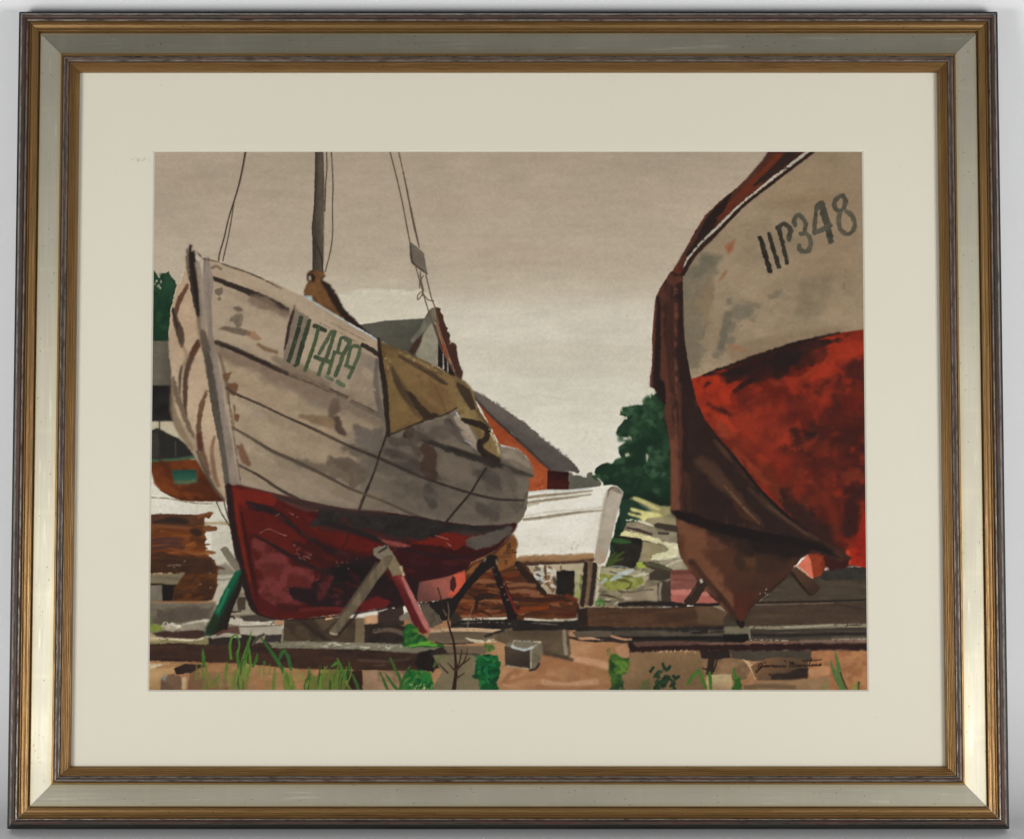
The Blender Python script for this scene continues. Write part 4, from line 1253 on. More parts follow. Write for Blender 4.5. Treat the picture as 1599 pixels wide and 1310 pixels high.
# the darker, greyer after part of the hull and its larger stains
wash('600,665 690,690 760,725 832,745 822,800 740,815 660,806 590,795 575,740 590,700', (98, 87, 76), soft=44, rough=4, a=.55)
wash('590,585 604,655 700,660 740,690 690,700 600,680', (106, 95, 84), soft=12, rough=2, a=.5)
for q, w, c, s in (('598,700 625,714 660,732 692,750', [10, 17, 16, 6], (66, 58, 52), 7), ('612,688 640,692 650,708', [8, 12, 6], (78, 68, 59), 5), ('634,678 655,682 690,698 730,712 772,728', [9, 11, 7, 7, 6], (44, 38, 34), 3),
                   ('640,675 652,690 650,715', [14, 12, 6], (72, 58, 49), 5), ('664,700 672,712 668,730 676,746', [15, 20, 22, 14], (64, 47, 38), 3.5), ('668,762 672,776 676,788', [14, 18, 12], (70, 63, 57), 4),
                   ('745,735 764,745 778,762', [16, 20, 12], (70, 62, 56), 8), ('752,794 764,798 774,806', [14, 16, 10], (76, 68, 61), 6), ('520,720 545,728 560,742 555,756', [12, 22, 24, 14], (94, 80, 68), 6),
                   ('500,728 520,728', [6, 10], (110, 95, 80), 5), ('560,676 580,682 594,700', [14, 20, 14], (103, 92, 82), 6), ('524,628 518,642 517,652', [13, 13, 7], (98, 82, 68), 5), ('526,654 530,668 537,677', [9, 11, 7], (80, 64, 53), 3.5),
                   ('470,649 492,655 520,662', [4, 9, 7], (122, 100, 76), 5), ('570,720 600,730 630,742', [8, 16, 10], (92, 82, 73), 7), ('620,752 650,765 690,782', [6, 14, 8], (86, 76, 67), 7), ('790,735 800,760 806,790', [10, 14, 8], (88, 79, 70), 8),
                   ('396,470 420,478 446,490', [8, 16, 10], (124, 105, 88), 8), ('430,560 470,580 510,600', [8, 16, 10], (126, 108, 90), 8)):
    line(q, w, c, soft=s, rough=1.4, a=.85)
wash('650,660 668,668 700,664 718,672 700,694 668,690 650,682', (84, 74, 66), soft=6, rough=2, a=.7)
line('548,652 565,660 580,668', [6, 10, 6], (146, 128, 106), soft=4, a=.8)
dabs('560,690 640,700 700,740 780,760 790,800 640,790 560,740', 26, (14, 34), (5, 10), [(88, 78, 69), (104, 93, 82), (118, 106, 92), (80, 70, 62)], ang=24, spread=.2, seed=184, soft=7, a=.4)
line('545,697 591,715 625,730 655,743 685,754 731,769 775,779 817,781', [2.6, 4, 4.6, 3.6, 3.4, 3.4, 2.4], (54, 45, 40), rough=.4)
lines('605,674 600,690 593,709 585,735 573,765 560,797;759,731 748,748 735,769 715,793 693,819', [3.6, 2.8, 2.6, 3, 3], (46, 39, 35), rough=.4)
line('363,667 397,687 425,704 459,719 505,741 543,761 565,770 605,785 645,803 684,815', [2.4, 3.6, 4, 4.6, 4, 3.2, 2.8, 3, 3.4, 2], (80, 67, 57), rough=.4, a=.9)
line('353,606 370,616 405,631 445,650 490,670 545,697', [2.6, 3.4, 3, 3, 3.8, 3], (72, 59, 50), rough=.4, a=.9)
line('373,726 405,743 435,763 465,779 495,794', [2.4, 3.6, 4, 4.4, 3], (68, 55, 48), rough=.4, a=.9)
# band beside the number
wash('460,479 466,486 482,493 474,530 466,568 441,568 446,532 453,500', (128, 112, 98), soft=2.4, rough=1)
line('460,478 456,494 451,510 448,530 444,545', [1.5, 4, 4, 3.5, 2], (48, 38, 34), soft=1.6, rough=.5)
clip(None)
# stem
wash('318,403 326,402 334,440 330,470 332,520 338,552 346,600 352,640 362,690 372,750 374,760 357,758 348,690 338,620 327,550 322,500 316,450', (142, 127, 116), soft=2, c2=(132, 117, 106), tex='v')
wash('296,383 299,384 302,390 304,399 307,420 309,445 314,480 316,500 320,530 330,560 337,600 344,650 352,700 358,745 361,800 366,830 376,880 386,925 397,955 389,945 376,905 366,862 356,800 351,756 341,690 331,640 322,580 314,530 308,500 301,470 296,440 291,415 290,402 294,392', (66, 56, 49), rough=.7, c2=(88, 80, 70), g='310,460 345,720', gn=.1)
line('298,385 301,405 305,440 311,475 314,495', [4, 10, 11, 10, 7], (42, 34, 30), soft=3)
line('313,500 315,518 318,530', 12, (132, 114, 90), soft=4, a=.7)
line('317,520 322,545', [8, 12], (92, 80, 68), soft=3)
line('293,390 292,405 295,430', 4, (112, 98, 78), dry=.15)
wash('299,386 302,385 302,392 299,393', (176, 164, 140), rough=.6)
lines('303,392 308,394 312,399 316,404;316,404 330,407 345,411 360,417 390,427 418,440 440,451', [1.4, 2, 1.6], (80, 68, 56), rough=.5, dry=.12)
wash('304,398 310,400 314,406 306,407', (196, 186, 166), rough=.6)
line('308,412 313,440 316,470 318,510', [7, 8, 9, 8], (150, 134, 118), soft=3, a=.9)
line('345,409 375,419 420,437 470,461', 1.6, (196, 184, 160), dry=.3)
line('475,463 497,476 520,490 545,505 575,522 588,531', 2.2, (176, 186, 188), rough=.4)
line('356,610 362,660 371,720 376,756', 1.6, (100, 86, 74), dry=.1)

# red bottom
RED = '356,758 372,757 400,764 430,771 460,778 500,787 545,795 600,799 650,806 700,815 740,820 780,820 805,816 808,819 795,838 776,857 752,870 735,878 727,894 727,918 716,931 690,938 650,942 600,949 560,955 510,961 470,966 430,966 404,960 394,945 381,905 371,860 362,810'
wash(RED, (90, 27, 24), c2=(60, 23, 23), g='420,820 640,900', gn=.25, mot=.07, rough=.6)
RM = mask(RED)
clip(RM)
wash('394,850 410,838 450,862 500,895 510,930 470,945 430,950 405,935', (116, 50, 50), soft=16, rough=4, c2=(98, 38, 39), tex='m')
wash('360,758 400,764 426,772 425,786 400,790 372,788', (122, 34, 26), soft=5, rough=1.5)
wash('372,790 420,800 470,840 540,880 500,890 430,850 385,830', (98, 29, 26), soft=10)
wash('470,800 540,830 600,850 620,870 560,870 500,840', (98, 27, 24), soft=9)
line('366,766 368,800 374,840 384,890 396,930', [9, 9, 10, 9, 7], (130, 38, 26), soft=5, a=.8)
line('377,800 386,850 396,905 402,940', [3, 5, 7, 5], (56, 22, 22), soft=4, a=.85)
wash('385,900 402,948 430,960 500,956 600,945 600,935 500,944 430,945 405,930', (84, 26, 28), soft=6, a=.8)
wash('430,940 470,946 520,940 515,952 440,956', (66, 26, 28), soft=5, a=.7)
wash('425,772 480,782 545,797 545,806 500,800 470,795', (82, 52, 47), soft=4)
wash('495,791 545,797 601,801 650,808 700,816 760,822 806,818 792,826 745,834 700,838 690,843 640,844 612,840 600,832 570,826 548,830 528,826 505,822 482,822 488,812 498,805', (40, 36, 34), soft=4, rough=1.4, mot=.14)
dabs('560,794 600,797 660,804 700,812 700,818 600,805', 26, (3, 8), (1.2, 2.4), [(44, 39, 36)], ang=90, spread=.15, seed=186, a=.8)
line('640,846 600,838 560,830 500,826', [3, 8, 8, 5], (58, 34, 32), soft=6, a=.8)
wash('425,774 480,783 500,792 480,800 455,790', (76, 46, 42), soft=4)
wash('455,842 520,862 590,868 600,895 560,905 500,898 470,878', (58, 25, 24), soft=12, rough=3, a=.85)
line('386,784 395,790 420,796 440,806 455,820 480,838 505,852 545,868', [4, 10, 9, 7, 6, 6, 5, 4], (38, 27, 27), soft=2.4, rough=.8)
line('397,836 410,842 440,860 470,876 500,890 525,896', [3, 4, 5, 6, 7, 6], (42, 26, 27), soft=2.2, rough=.7)
line('505,815 545,826 585,840 620,856', [5, 7, 7, 5], (36, 30, 29), soft=2.4)
line('620,854 660,864 700,870 750,868 790,852', [4, 8, 9, 8, 4], (44, 24, 26), soft=3)
line('505,857 540,868 580,880', [6, 7, 6], (44, 24, 25), soft=3)
line('430,774 460,781 495,790 545,798 600,803', [4, 8, 10, 9, 6], (52, 40, 38), soft=6, a=.8)
lines('546,831 535,855 524,875;500,880 492,905 486,920', 2, (62, 26, 27), soft=2)
wash('497,905 508,888 545,876 585,866 596,880 610,905 640,935 638,948 560,950 480,945 462,936 448,924 452,916 490,920 486,912', (38, 25, 26), soft=3.5, rough=2)
wash('520,885 560,880 590,885 600,910 560,920 520,905', (30, 24, 24), soft=8)
wash('498,912 520,900 516,925 530,935 500,935', (96, 38, 42), soft=5, rough=2, a=.8)
wash('560,942 590,930 610,940 600,950 565,956', (108, 32, 34), soft=3, rough=1.5)
line('470,952 520,950 560,955', 5, (116, 40, 40), soft=3, a=.7)
wash('680,838 690,831 740,834 752,838 730,850 710,858 690,852 660,850 640,848', (116, 32, 26), soft=4, rough=1.5)
wash('590,840 620,846 640,852 620,855 600,848', (134, 66, 62), soft=3, rough=1)
wash('725,842 760,833 800,820 796,834 775,850 745,858 730,852', (86, 78, 70), soft=4, rough=1.5)
wash('700,828 740,828 760,833 730,838', (56, 44, 42), soft=4, a=.8)
wash('600,868 640,862 700,875 760,868 745,880 700,895 660,905 630,895', (60, 24, 26), soft=4, rough=1.5, mot=.1)
wash('628,880 680,885 730,880 726,892 690,904 640,905', (48, 22, 25), soft=5)
wash('648,910 690,902 727,892 728,920 716,931 690,937 652,942', (150, 84, 72), soft=2, c2=(98, 62, 56), g='690,908 660,935', gn=.1)
wash('706,898 727,890 728,918 716,929 700,930 708,915', (212, 88, 68), soft=3, rough=1)
wash('640,900 655,906 650,942 635,945 622,915', (38, 25, 27), soft=4)
wash('707,898 711,902 713,914 708,924 703,920 703,908', (66, 32, 30), soft=1.6)
lines('406,832 420,826 440,834 453,838;430,806 436,802;452,800 466,808;680,836 700,842;697,847 704,852', 1.2, (150, 96, 90), dry=.2)
dabs('458,850 490,868 484,882 462,872', 16, (2, 6), (1, 2), [(160, 104, 98)], ang=30, spread=.4, seed=86, a=.6)
dabs('380,775 700,850 740,890 560,930 420,900', 40, (8, 26), (3, 8), [(124, 36, 30), (84, 26, 26), (100, 40, 38)], ang=28, spread=.25, seed=87, soft=5, a=.35)
dabs('520,870 560,870 545,905 515,900', 8, (1, 2), (.8, 1.4), [(190, 170, 150)], seed=88, a=.7)
clip(None)
line('357,760 361,800 369,848 380,900 393,943 403,958', [9, 9, 9, 10, 8, 5], (40, 26, 26), soft=2.4, rough=.7)
line('402,958 430,966 470,967 520,962 570,955 640,944 700,937', 2, (44, 28, 27), rough=.6)
line('372,757 430,771 500,787 545,795 600,799', 1.8, (74, 46, 42), soft=2)
line('727,893 740,880 765,868 790,846 806,822', 2, (48, 30, 29), soft=2)
line('735,878 745,874 760,868', 1.2, (150, 120, 100), dry=.4, a=.7)
line('640,942 660,940 690,938', 1.5, (190, 180, 170), dry=.35)

# registration on the bow
region('painted_lettering', 'green registration number on the white bow')
G1, G2 = (56, 63, 46), (76, 87, 64)


def zz(s):
    """points read off an eightfold enlargement whose corner is (430,470)"""
    q = P(s)
    return np.stack([430 + q[:, 0] / 7.99, 470 + q[:, 1] / 7.99], 1)


for s, w, c in (('320,210 265,430 175,725', 6.0, G1), ('425,250 345,520 268,785', 6.4, G1), ('490,310 540,330 620,368', 6.4, G1), ('535,345 480,560 372,860', 5.4, (68, 82, 56)),
                ('700,385 640,490 545,660', 5.2, G2), ('740,385 700,520 640,700 590,780 540,915', 5.6, G2), ('505,700 560,725 640,750 690,770', 6.6, G2), ('740,640 700,770 660,910', 5.0, G2),
                ('885,470 825,465 795,560 775,640', 5.0, G2), ('880,480 930,505 900,580 860,650', 6.2, G2), ('770,640 820,660 835,690', 4.4, G2), ('835,690 800,800 750,930', 5.6, G2),
                ('1000,560 945,580 915,690 885,800', 5.0, G2), ('985,555 1055,590 1030,700 975,830 915,960', 5.2, G2), ('885,805 925,825 960,835', 5.6, G2),
                ('635,945 670,965 710,980', 5.0, (90, 100, 76)), ('780,1010 815,1035 850,1055', 6.4, (90, 100, 76)), ('150,745 175,760', 3.4, G1), ('228,800 250,812', 2.6, G1)):
    line(zz(s), w * 0.98, c, rough=.5, soft=1.1, mot=.1)
back(B_MAIN)
dabs(zz('270,260 330,220 240,600 190,700'), 6, (1, 2.4), (.8, 1.2), [(160, 142, 120)], seed=89, a=.5)

# tarpaulin over the stern
region('painted_tarpaulin', 'khaki canvas draped over the rail')
T = '591,531 617,544 645,555 681,572 705,587 713,598 716,617 713,637 695,645 665,655 635,667 611,678 605,660 603,625 599,585 595,557'
wash('706,586 722,592 735,604 741,620 748,640 756,652 766,667 776,691 781,712 783,724 777,722 765,713 755,700 745,680 728,660 716,645 712,615', (132, 110, 72), rough=.8, c2=(112, 90, 58), tex='m', mot=.06)
wash(T, (122, 97, 62), c2=(104, 80, 51), tex='b', mot=.06, rough=.5)
clip(mask(T))
wash('597,545 640,556 700,590 712,630 690,640 670,600 640,570', (128, 103, 66), soft=8, a=.7)
wash('608,566 620,585 640,612 665,640 690,650 660,658 640,640 622,600', (88, 68, 45), soft=7, a=.8)
wash('630,608 645,615 658,632 670,643 686,648 684,654 664,657 655,645 643,630', (54, 42, 32), soft=2.6, rough=1)
line('612,575 620,595 632,618 645,634', [4, 9, 9, 5], (74, 58, 41), soft=4)
line('623,556 645,568 672,583 690,596 698,600', [3, 6, 7, 6, 3], (70, 54, 40), soft=3)
line('640,566 662,576 690,584', 2, (92, 72, 50), soft=2)
wash('668,590 700,610 708,630 690,636 672,620', (110, 82, 54), soft=8, a=.8)
wash('605,600 625,620 645,655 615,672', (118, 94, 58), soft=7, a=.7)
line('680,605 690,625 695,640', 3, (94, 72, 48), soft=3, a=.7)
clip(None)
wash('711,596 722,600 734,607 739,622 744,640 735,640 726,626 716,610', (62, 49, 36), soft=2, rough=.8)
line('722,655 738,660 752,664 761,673 760,684 751,692 752,703 764,712 777,719', [5, 9, 9, 8, 8, 8, 9, 10, 9], (46, 36, 29), soft=1.6, rough=.6)
line('749,688 747,698 756,712', 5, (40, 32, 27), soft=2)
line('744,640 752,652 766,668', 2, (86, 70, 48), soft=2)
line('591,529 594,557 597,580 601,605 604,645 607,680', [4, 6, 7, 8, 7, 5], (44, 34, 29), soft=1.6, rough=.5)
line('608,679 635,668 665,656 695,647 713,637', [2.4, 2.4, 3, 3, 2], (56, 44, 34), rough=.5)
dabs('598,545 610,560 612,590 602,575', 12, (1, 2.4), (.8, 1.5), [(186, 164, 122)], seed=91, a=.7)
dabs('595,533 640,552 690,578 686,582 640,560', 14, (2, 4), (1, 1.8), [(196, 180, 146)], ang=26, spread=.2, seed=92, a=.7)
line('605,538 645,556 690,580', 2, (88, 72, 48), dry=.2)
line('764,672 774,690 780,708', 3, (178, 160, 120), dry=.3)

# props under the main boat
region('painted_prop', 'green-painted prop left of the bow')
wash('344,858 348,854 353,852 362,864 372,878 376,891 368,892 360,882', (120, 109, 94), rough=.5)
wash('367,893 375,889 379,900 374,917 365,940 355,965 348,985 338,990 326,993 320,991 325,978 335,955 350,922', (22, 94, 66), c2=(34, 34, 28), g='350,935 362,941', gn=.08, rough=.6)
wash('322,978 335,956 342,968 334,988 321,991', (36, 48, 34), soft=6)
line('356,920 348,940 340,955', 3, (46, 140, 102), soft=3, a=.7)
line('378,900 372,922 360,950 352,980', 6, (36, 28, 25), soft=2)
line('340,990 350,985', 4, (90, 56, 46), soft=2)
region('painted_prop', 'grey timber shore braced against the hull')
wash('583,857 592,853 600,851 606,852 612,862 618,873 608,883 600,876 592,872 584,868', (120, 110, 92), rough=.7, mot=.06)
lines('592,862 600,857 604,854', 3, (58, 48, 40))
wash('601,868 612,866 616,874 606,886 590,905 570,935 548,962 526,990 516,992 515,984 530,965 555,925 580,892', (112, 98, 78), rough=.5, c2=(94, 82, 66), tex='v')
line('588,880 570,906 548,938 530,962', 4, (78, 66, 53), soft=2.5, a=.8)
line('614,876 604,890', 2.4, (60, 50, 42))
line('530,990 546,972 560,955', 2.4, (40, 32, 28))
line('516,988 522,990 526,990', 2.4, (170, 156, 132))
region('painted_prop', 'pink and red shore braced against the hull')
wash('606,884 616,868 622,878 630,895 624,908 614,905', (126, 112, 86), rough=.5)
wash('612,900 628,896 636,910 645,933 655,952 664,972 672,986 660,990 648,980 640,962 628,935', (128, 52, 50), rough=.5, c2=(92, 30, 32), g='640,925 628,932', gn=.08)
line('629,902 640,925 652,950 664,974 670,985', [4, 6, 7, 7, 4], (172, 104, 98), soft=2.2)
line('626,885 630,897', 4, (172, 156, 124), dry=.1)
region('painted_prop', 'pair of black shores under the stern')
wash('758,870 765,865 776,867 778,876 766,886 752,898 730,922 714,945 704,962 690,962 694,946 714,925 738,895', (30, 26, 25), rough=.7)
wash('766,882 775,880 780,892 792,915 800,935 808,960 806,967 794,968 790,955 782,930 772,900', (31, 25, 24), rough=.6)
line('785,905 795,930 806,956', [1, 3, 3], (116, 36, 32), soft=1.6)
dabs('770,885 780,890 800,950 790,950', 7, (1, 2.2), (.8, 1.3), [(196, 180, 160)], seed=93, a=.7)
lines('758,872 756,876;776,880 775,874', 2, (180, 168, 150), a=.8)
region('painted_block')
REGIONS[CUR] = ('painted_block', 'black wedge below the stern')
wash('668,944 690,935 715,932 708,950 700,968 690,970 684,958', (34, 29, 27), rough=1)
# ---- right-hand boat
region('painted_boat', 'big red and grey boat at the right edge')
B_RIGHT = CUR
wash('1268,228 1365,228 1365,515 1320,518 1280,527 1240,537 1200,551 1170,560 1140,571 1105,582 1080,592 1070,560 1066,500 1064,430 1085,398 1120,363 1160,322 1210,280', (156, 136, 111), c2=(147, 128, 104), tex='b', mot=.04)
clip(mask('1268,228 1365,228 1365,515 1320,518 1280,527 1240,537 1200,551 1170,560 1140,571 1105,582 1080,592 1070,560 1066,500 1064,430 1085,398 1120,363 1160,322 1210,280'))
wash('1060,420 1085,400 1110,420 1105,470 1098,560 1070,600 1055,520', (116, 106, 88), soft=14, rough=4, a=.8)
wash('1095,395 1130,400 1120,415 1095,430 1080,440', (104, 98, 82), soft=10, a=.7)
wash('1140,500 1160,470 1210,462 1200,478 1160,500 1140,530 1120,555', (112, 104, 88), soft=12, rough=4, a=.8)
wash('1132,486 1144,484 1140,510 1130,545 1120,545 1126,510', (100, 94, 80), soft=6, a=.8)
wash('1250,440 1300,430 1290,480 1260,500 1240,490', (124, 110, 90), soft=20, a=.7)
wash('1130,545 1180,530 1300,510 1330,512 1240,535 1150,570', (134, 112, 88), soft=9, a=.7)
wash('1190,240 1345,240 1345,320 1240,330 1180,310', (152, 130, 103), soft=24, a=.6)
wash('1190,320 1260,300 1330,300 1280,330', (140, 116, 90), soft=18, a=.6)
wash('1262,318 1345,300 1345,380 1330,440 1230,430', (152, 128, 102), soft=18, a=.5)
wash('1130,385 1147,375 1145,390 1138,396', (150, 88, 56), soft=6, a=.8)
line('1125,436 1134,424', 4, (136, 92, 64), soft=4, a=.7)
line('1140,540 1165,548', 6, (146, 106, 78), soft=5, a=.6)
wash('1095,450 1115,440 1110,500 1098,510', (146, 116, 90), soft=12, a=.5)
wash('1134,466 1142,464 1142,474 1136,478', (110, 100, 84), soft=4, a=.8)
lines('1318,440 1317,455;1320,420 1319,432', 1.2, (104, 92, 74), dry=.3)
dabs('1070,440 1340,300 1340,510 1090,580', 50, (25, 70), (8, 18), [(150, 128, 100), (132, 114, 92), (142, 120, 94), (126, 112, 92)], ang=-12, spread=.5, seed=101, soft=12, a=.2)
clip(None)
RR = '1080,592 1105,582 1140,571 1170,560 1200,551 1240,537 1280,527 1320,518 1365,513 1365,886 1330,882 1300,872 1250,850 1200,810 1150,760 1110,710 1085,640'
wash('1235,845 1300,840 1365,866 1365,884 1320,884 1292,880 1285,868 1262,866 1230,880', (64, 32, 27), soft=3)
wash(RR, (140, 42, 26), c2=(98, 31, 23), tex='b', mot=.08)
clip(mask(RR))
wash('1080,592 1140,575 1150,600 1135,640 1105,650 1085,625', (168, 48, 28), soft=14, rough=4)
wash('1100,640 1160,645 1210,640 1245,660 1235,715 1190,725 1135,690', (146, 48, 32), soft=30, rough=6)
wash('1290,540 1345,520 1350,545 1305,585 1255,615 1240,605', (160, 48, 30), soft=22, rough=5)
wash('1260,610 1285,580 1320,560 1300,610 1275,650', (148, 46, 30), soft=16, rough=5, a=.8)
wash('1102,584 1140,572 1180,556 1230,540 1290,526 1330,520 1318,533 1290,543 1250,553 1236,572 1215,588 1190,592 1165,590 1148,598 1130,592', (48, 27, 24), soft=8, rough=2.5, mot=.12)
wash('1130,585 1180,565 1240,548 1262,552 1240,580 1205,592 1160,590', (36, 26, 25), soft=14, rough=3)
wash('1250,552 1290,545 1285,565 1262,575 1240,585 1238,570', (62, 29, 25), soft=12, rough=3)
line('1190,588 1172,594 1158,603 1147,610', [10, 9, 8, 5], (38, 25, 24), soft=3, rough=1)
wash('1197,592 1208,592 1222,598 1246,592 1240,599 1212,603 1202,600', (174, 66, 40), soft=7, rough=1, a=.6)
line('1250,592 1264,584 1276,572', [5, 6, 4], (158, 54, 34), soft=5, a=.8)
wash('1092,600 1104,598 1112,620 1128,640 1138,646 1110,644 1096,628', (62, 27, 24), soft=12, rough=3)
wash('1155,608 1178,616 1174,640 1158,632', (92, 32, 26), soft=16, rough=3, a=.8)
wash('1285,600 1310,585 1328,600 1322,655 1300,665 1284,640', (72, 30, 26), soft=22, rough=5)
wash('1312,570 1352,558 1352,604 1325,590', (78, 31, 27), soft=14, rough=3)
wash('1225,622 1260,606 1280,640 1260,668 1236,662', (94, 32, 26), soft=24, rough=5)
wash('1235,672 1285,665 1310,695 1290,730 1255,712 1226,700', (62, 29, 25), soft=26, rough=5)
wash('1290,650 1356,635 1356,800 1315,770 1295,710', (64, 28, 25), soft=34, rough=6)
wash('1253,668 1276,674 1272,692 1257,686', (40, 27, 26), soft=12, rough=3)
wash('1230,700 1262,705 1292,740 1302,790 1312,845 1280,830 1238,770 1222,725', (84, 33, 25), soft=28, rough=6)
wash('1130,670 1180,715 1235,750 1280,800 1302,855 1240,800 1180,750 1145,712', (104, 41, 28), soft=20, rough=4, a=.85)
wash('1175,735 1212,745 1248,790 1220,792', (106, 43, 28), soft=16, rough=3, a=.8)
wash('1235,733 1268,745 1272,757 1245,752', (138, 58, 34), soft=14, rough=3, a=.9)
wash('1315,738 1348,733 1348,750 1320,753', (118, 45, 31), soft=12, rough=3)
wash('1280,800 1310,780 1322,850 1300,872 1268,850', (84, 31, 25), soft=18, rough=4)
wash('1316,780 1356,755 1340,800 1332,850 1320,830', (50, 27, 25), soft=14, rough=3, a=.9)
wash('1222,768 1262,785 1304,830 1314,868 1270,848 1232,815', (50, 30, 26), soft=16, rough=4)
wash('1105,660 1132,652 1148,690 1172,725 1150,715', (160, 64, 42), soft=14, rough=3, a=.7)
wash('1150,700 1185,735 1200,755 1175,738', (140, 56, 34), soft=8, rough=2, a=.7)
line('1200,640 1220,665 1232,690', [8, 16, 8], (176, 56, 36), soft=14, a=.75)
line('1175,630 1190,655 1196,690 1190,720', [8, 16, 18, 10], (158, 50, 32), soft=14, a=.6)
line('1270,600 1290,580 1318,560 1345,545', [8, 14, 14, 10], (172, 52, 32), soft=12, a=.7)
line('1280,640 1290,615 1305,590', [6, 10, 6], (160, 50, 32), soft=10, a=.65)
line('1118,590 1128,605 1134,625', [10, 16, 10], (186, 54, 30), soft=9, a=.7)
line('1100,640 1125,650 1148,672', [6, 10, 6], (186, 56, 32), soft=7, a=.7)
line('1255,700 1268,690 1278,680', [4, 7, 4], (140, 46, 30), soft=8, a=.6)
line('1285,770 1300,800 1308,840', [8, 14, 10], (120, 42, 28), soft=12, a=.6)
line('1180,700 1215,715 1250,722', [8, 14, 8], (122, 38, 26), soft=14, a=.7)
dabs('1090,610 1345,540 1345,760 1300,800 1150,700', 80, (16, 44), (8, 18), [(150, 46, 30), (116, 35, 25), (84, 30, 25), (156, 54, 36), (66, 28, 25)], ang=-35, spread=.6, seed=102, soft=16, a=.26, rough=2)
dabs('1100,640 1300,600 1340,700 1200,740', 12, (1, 2), (.8, 1.2), [(196, 112, 84)], seed=103, a=.6, rough=0)
clip(None)
line('1104,583 1140,571 1170,560 1200,550 1240,537 1280,527 1310,520', [1.5, 3, 5, 5, 5, 4, 2], (42, 28, 25), soft=2.2, rough=.8)
dabs('1180,556 1270,528 1280,526 1190,556', 26, (2, 5), (1, 2), [(42, 28, 25)], ang=-80, spread=.2, seed=104, a=.7)
# rudder pieces
wash('1320,878 1334,850 1350,796 1365,790 1365,888 1340,884', (170, 42, 26), rough=.8, c2=(142, 34, 24), tex='m')
line('1324,862 1326,880', 5, (212, 72, 48), soft=3)
wash('1262,866 1278,864 1292,870 1290,885 1282,898 1270,903 1266,890', (142, 58, 34), rough=.8, c2=(120, 46, 30), tex='m')
wash('1244,884 1262,865 1267,880 1270,904 1262,900', (212, 112, 88), rough=.5)
wash('1285,868 1310,860 1326,872 1324,884 1296,892 1288,885', (58, 28, 25), soft=4, rough=1.5)

# rail of the right boat
region('painted_tarpaulin', 'long dark red-brown cover hanging from the right boat')
B_COVER = CUR
wash('1205,228 1190,251 1165,281 1145,298 1120,318 1100,338 1085,362 1070,390 1055,415 1040,440 1066,434 1068,420 1085,397 1120,362 1160,321 1210,281 1270,236 1272,228', (92, 45, 32), c2=(72, 38, 30), tex='m', rough=.7, mot=.08)
line('1205,240 1180,268 1150,300 1120,325 1098,350 1080,380 1062,412', [5, 6, 6, 6, 6, 6, 6], (74, 48, 38), soft=3, a=.7)
line('1215,248 1195,268 1172,290 1150,312 1128,330', [14, 10, 9, 8, 5], (104, 46, 28), soft=4)
line('1232,244 1212,262 1190,280 1178,290', [14, 9, 6, 3], (44, 34, 30), soft=3)
line('1140,305 1122,330 1108,348 1094,368', [4, 13, 14, 8], (38, 29, 26), soft=4)
line('1160,306 1140,328 1122,342', [6, 9, 5], (96, 46, 33), soft=4)
line('1108,358 1092,378 1076,398', [10, 11, 8], (42, 30, 27), soft=4)
line('1245,240 1220,262 1195,282', [10, 12, 8], (52, 34, 30), soft=5, a=.7)
region('painted_rope', 'white rail edge of the right boat')
line('1267,232 1240,254 1210,277 1178,303 1160,318 1138,338 1120,356 1100,374 1085,391 1072,408 1067,424', [4.6, 4.6, 4.4, 4.2, 4.6, 4.4, 4, 3.4, 3.6, 3.4, 2], (180, 172, 156), rough=.6, dry=.12)
back(B_RIGHT)
line('1272,236 1245,256 1212,281 1160,322 1120,363 1085,398 1066,428', [3.6, 4.6, 4.4, 4.4, 5, 6, 6], (48, 32, 27), soft=1.5, rough=.5)
back(B_COVER)
# hanging cover
DR = '1048,424 1036,442 1029,454 1024,464 1022,480 1020,505 1018,530 1019,545 1018,570 1015,590 1015,604 1022,607 1024,612 1028,612 1030,626 1038,632 1037,650 1043,672 1045,690 1047,705 1047,740 1047,790 1047,799 1050,803 1056,808 1057,830 1058,850 1062,868 1072,885 1084,900 1098,918 1112,932 1128,948 1142,962 1153,974 1158,976 1162,970 1172,950 1184,938 1205,922 1228,903 1238,888 1250,872 1262,864 1275,863 1292,868 1312,878 1330,870 1318,862 1300,852 1270,835 1240,812 1222,796 1190,765 1150,715 1118,678 1100,655 1090,632 1082,604 1076,575 1070,540 1067,500 1066,430'
wash(DR, (64, 40, 32), rough=.6, c2=(53, 34, 29), tex='v', mot=.06)
clip(mask(DR))
# pleats of the upper part
line('1034,452 1031,500 1036,560 1042,620 1048,690 1050,740 1052,795', [12, 14, 14, 16, 18, 20, 20], (90, 53, 40), soft=8, rough=2, a=.85)
line('1024,470 1021,520 1019,570 1017,600', [4, 6, 6, 5], (92, 50, 38), soft=3)
line('1029,465 1028,510 1026,560 1025,605', [3, 7, 9, 10], (38, 27, 25), soft=3, rough=1)
line('1031,600 1034,618 1036,630', [12, 10, 6], (34, 25, 24), soft=3)
line('1042,500 1044,560 1048,610', [3, 6, 4], (62, 38, 31), soft=4)
line('1055,450 1056,500 1056,560 1058,620', [5, 5, 6, 6], (122, 72, 56), soft=4, dry=.12, a=.7)
line('1062,430 1064,480 1066,540 1072,600 1080,660 1090,720', [10, 12, 16, 22, 34, 46], (44, 30, 27), soft=8, rough=2)
line('1060,600 1062,680 1060,760', [4, 6, 6], (78, 46, 36), soft=5)
line('1054,640 1056,700 1058,770', [3, 5, 6], (112, 66, 48), soft=5, a=.7)
line('1050,690 1052,750 1056,800', [6, 8, 12], (112, 68, 50), soft=6, a=.8)
wash('1080,640 1100,670 1150,725 1200,780 1260,830 1300,860 1240,836 1160,820 1090,800 1082,740', (44, 31, 27), soft=10, rough=3)
line('1078,660 1084,720 1090,770 1094,796', [10, 14, 16, 14], (46, 32, 29), soft=8)
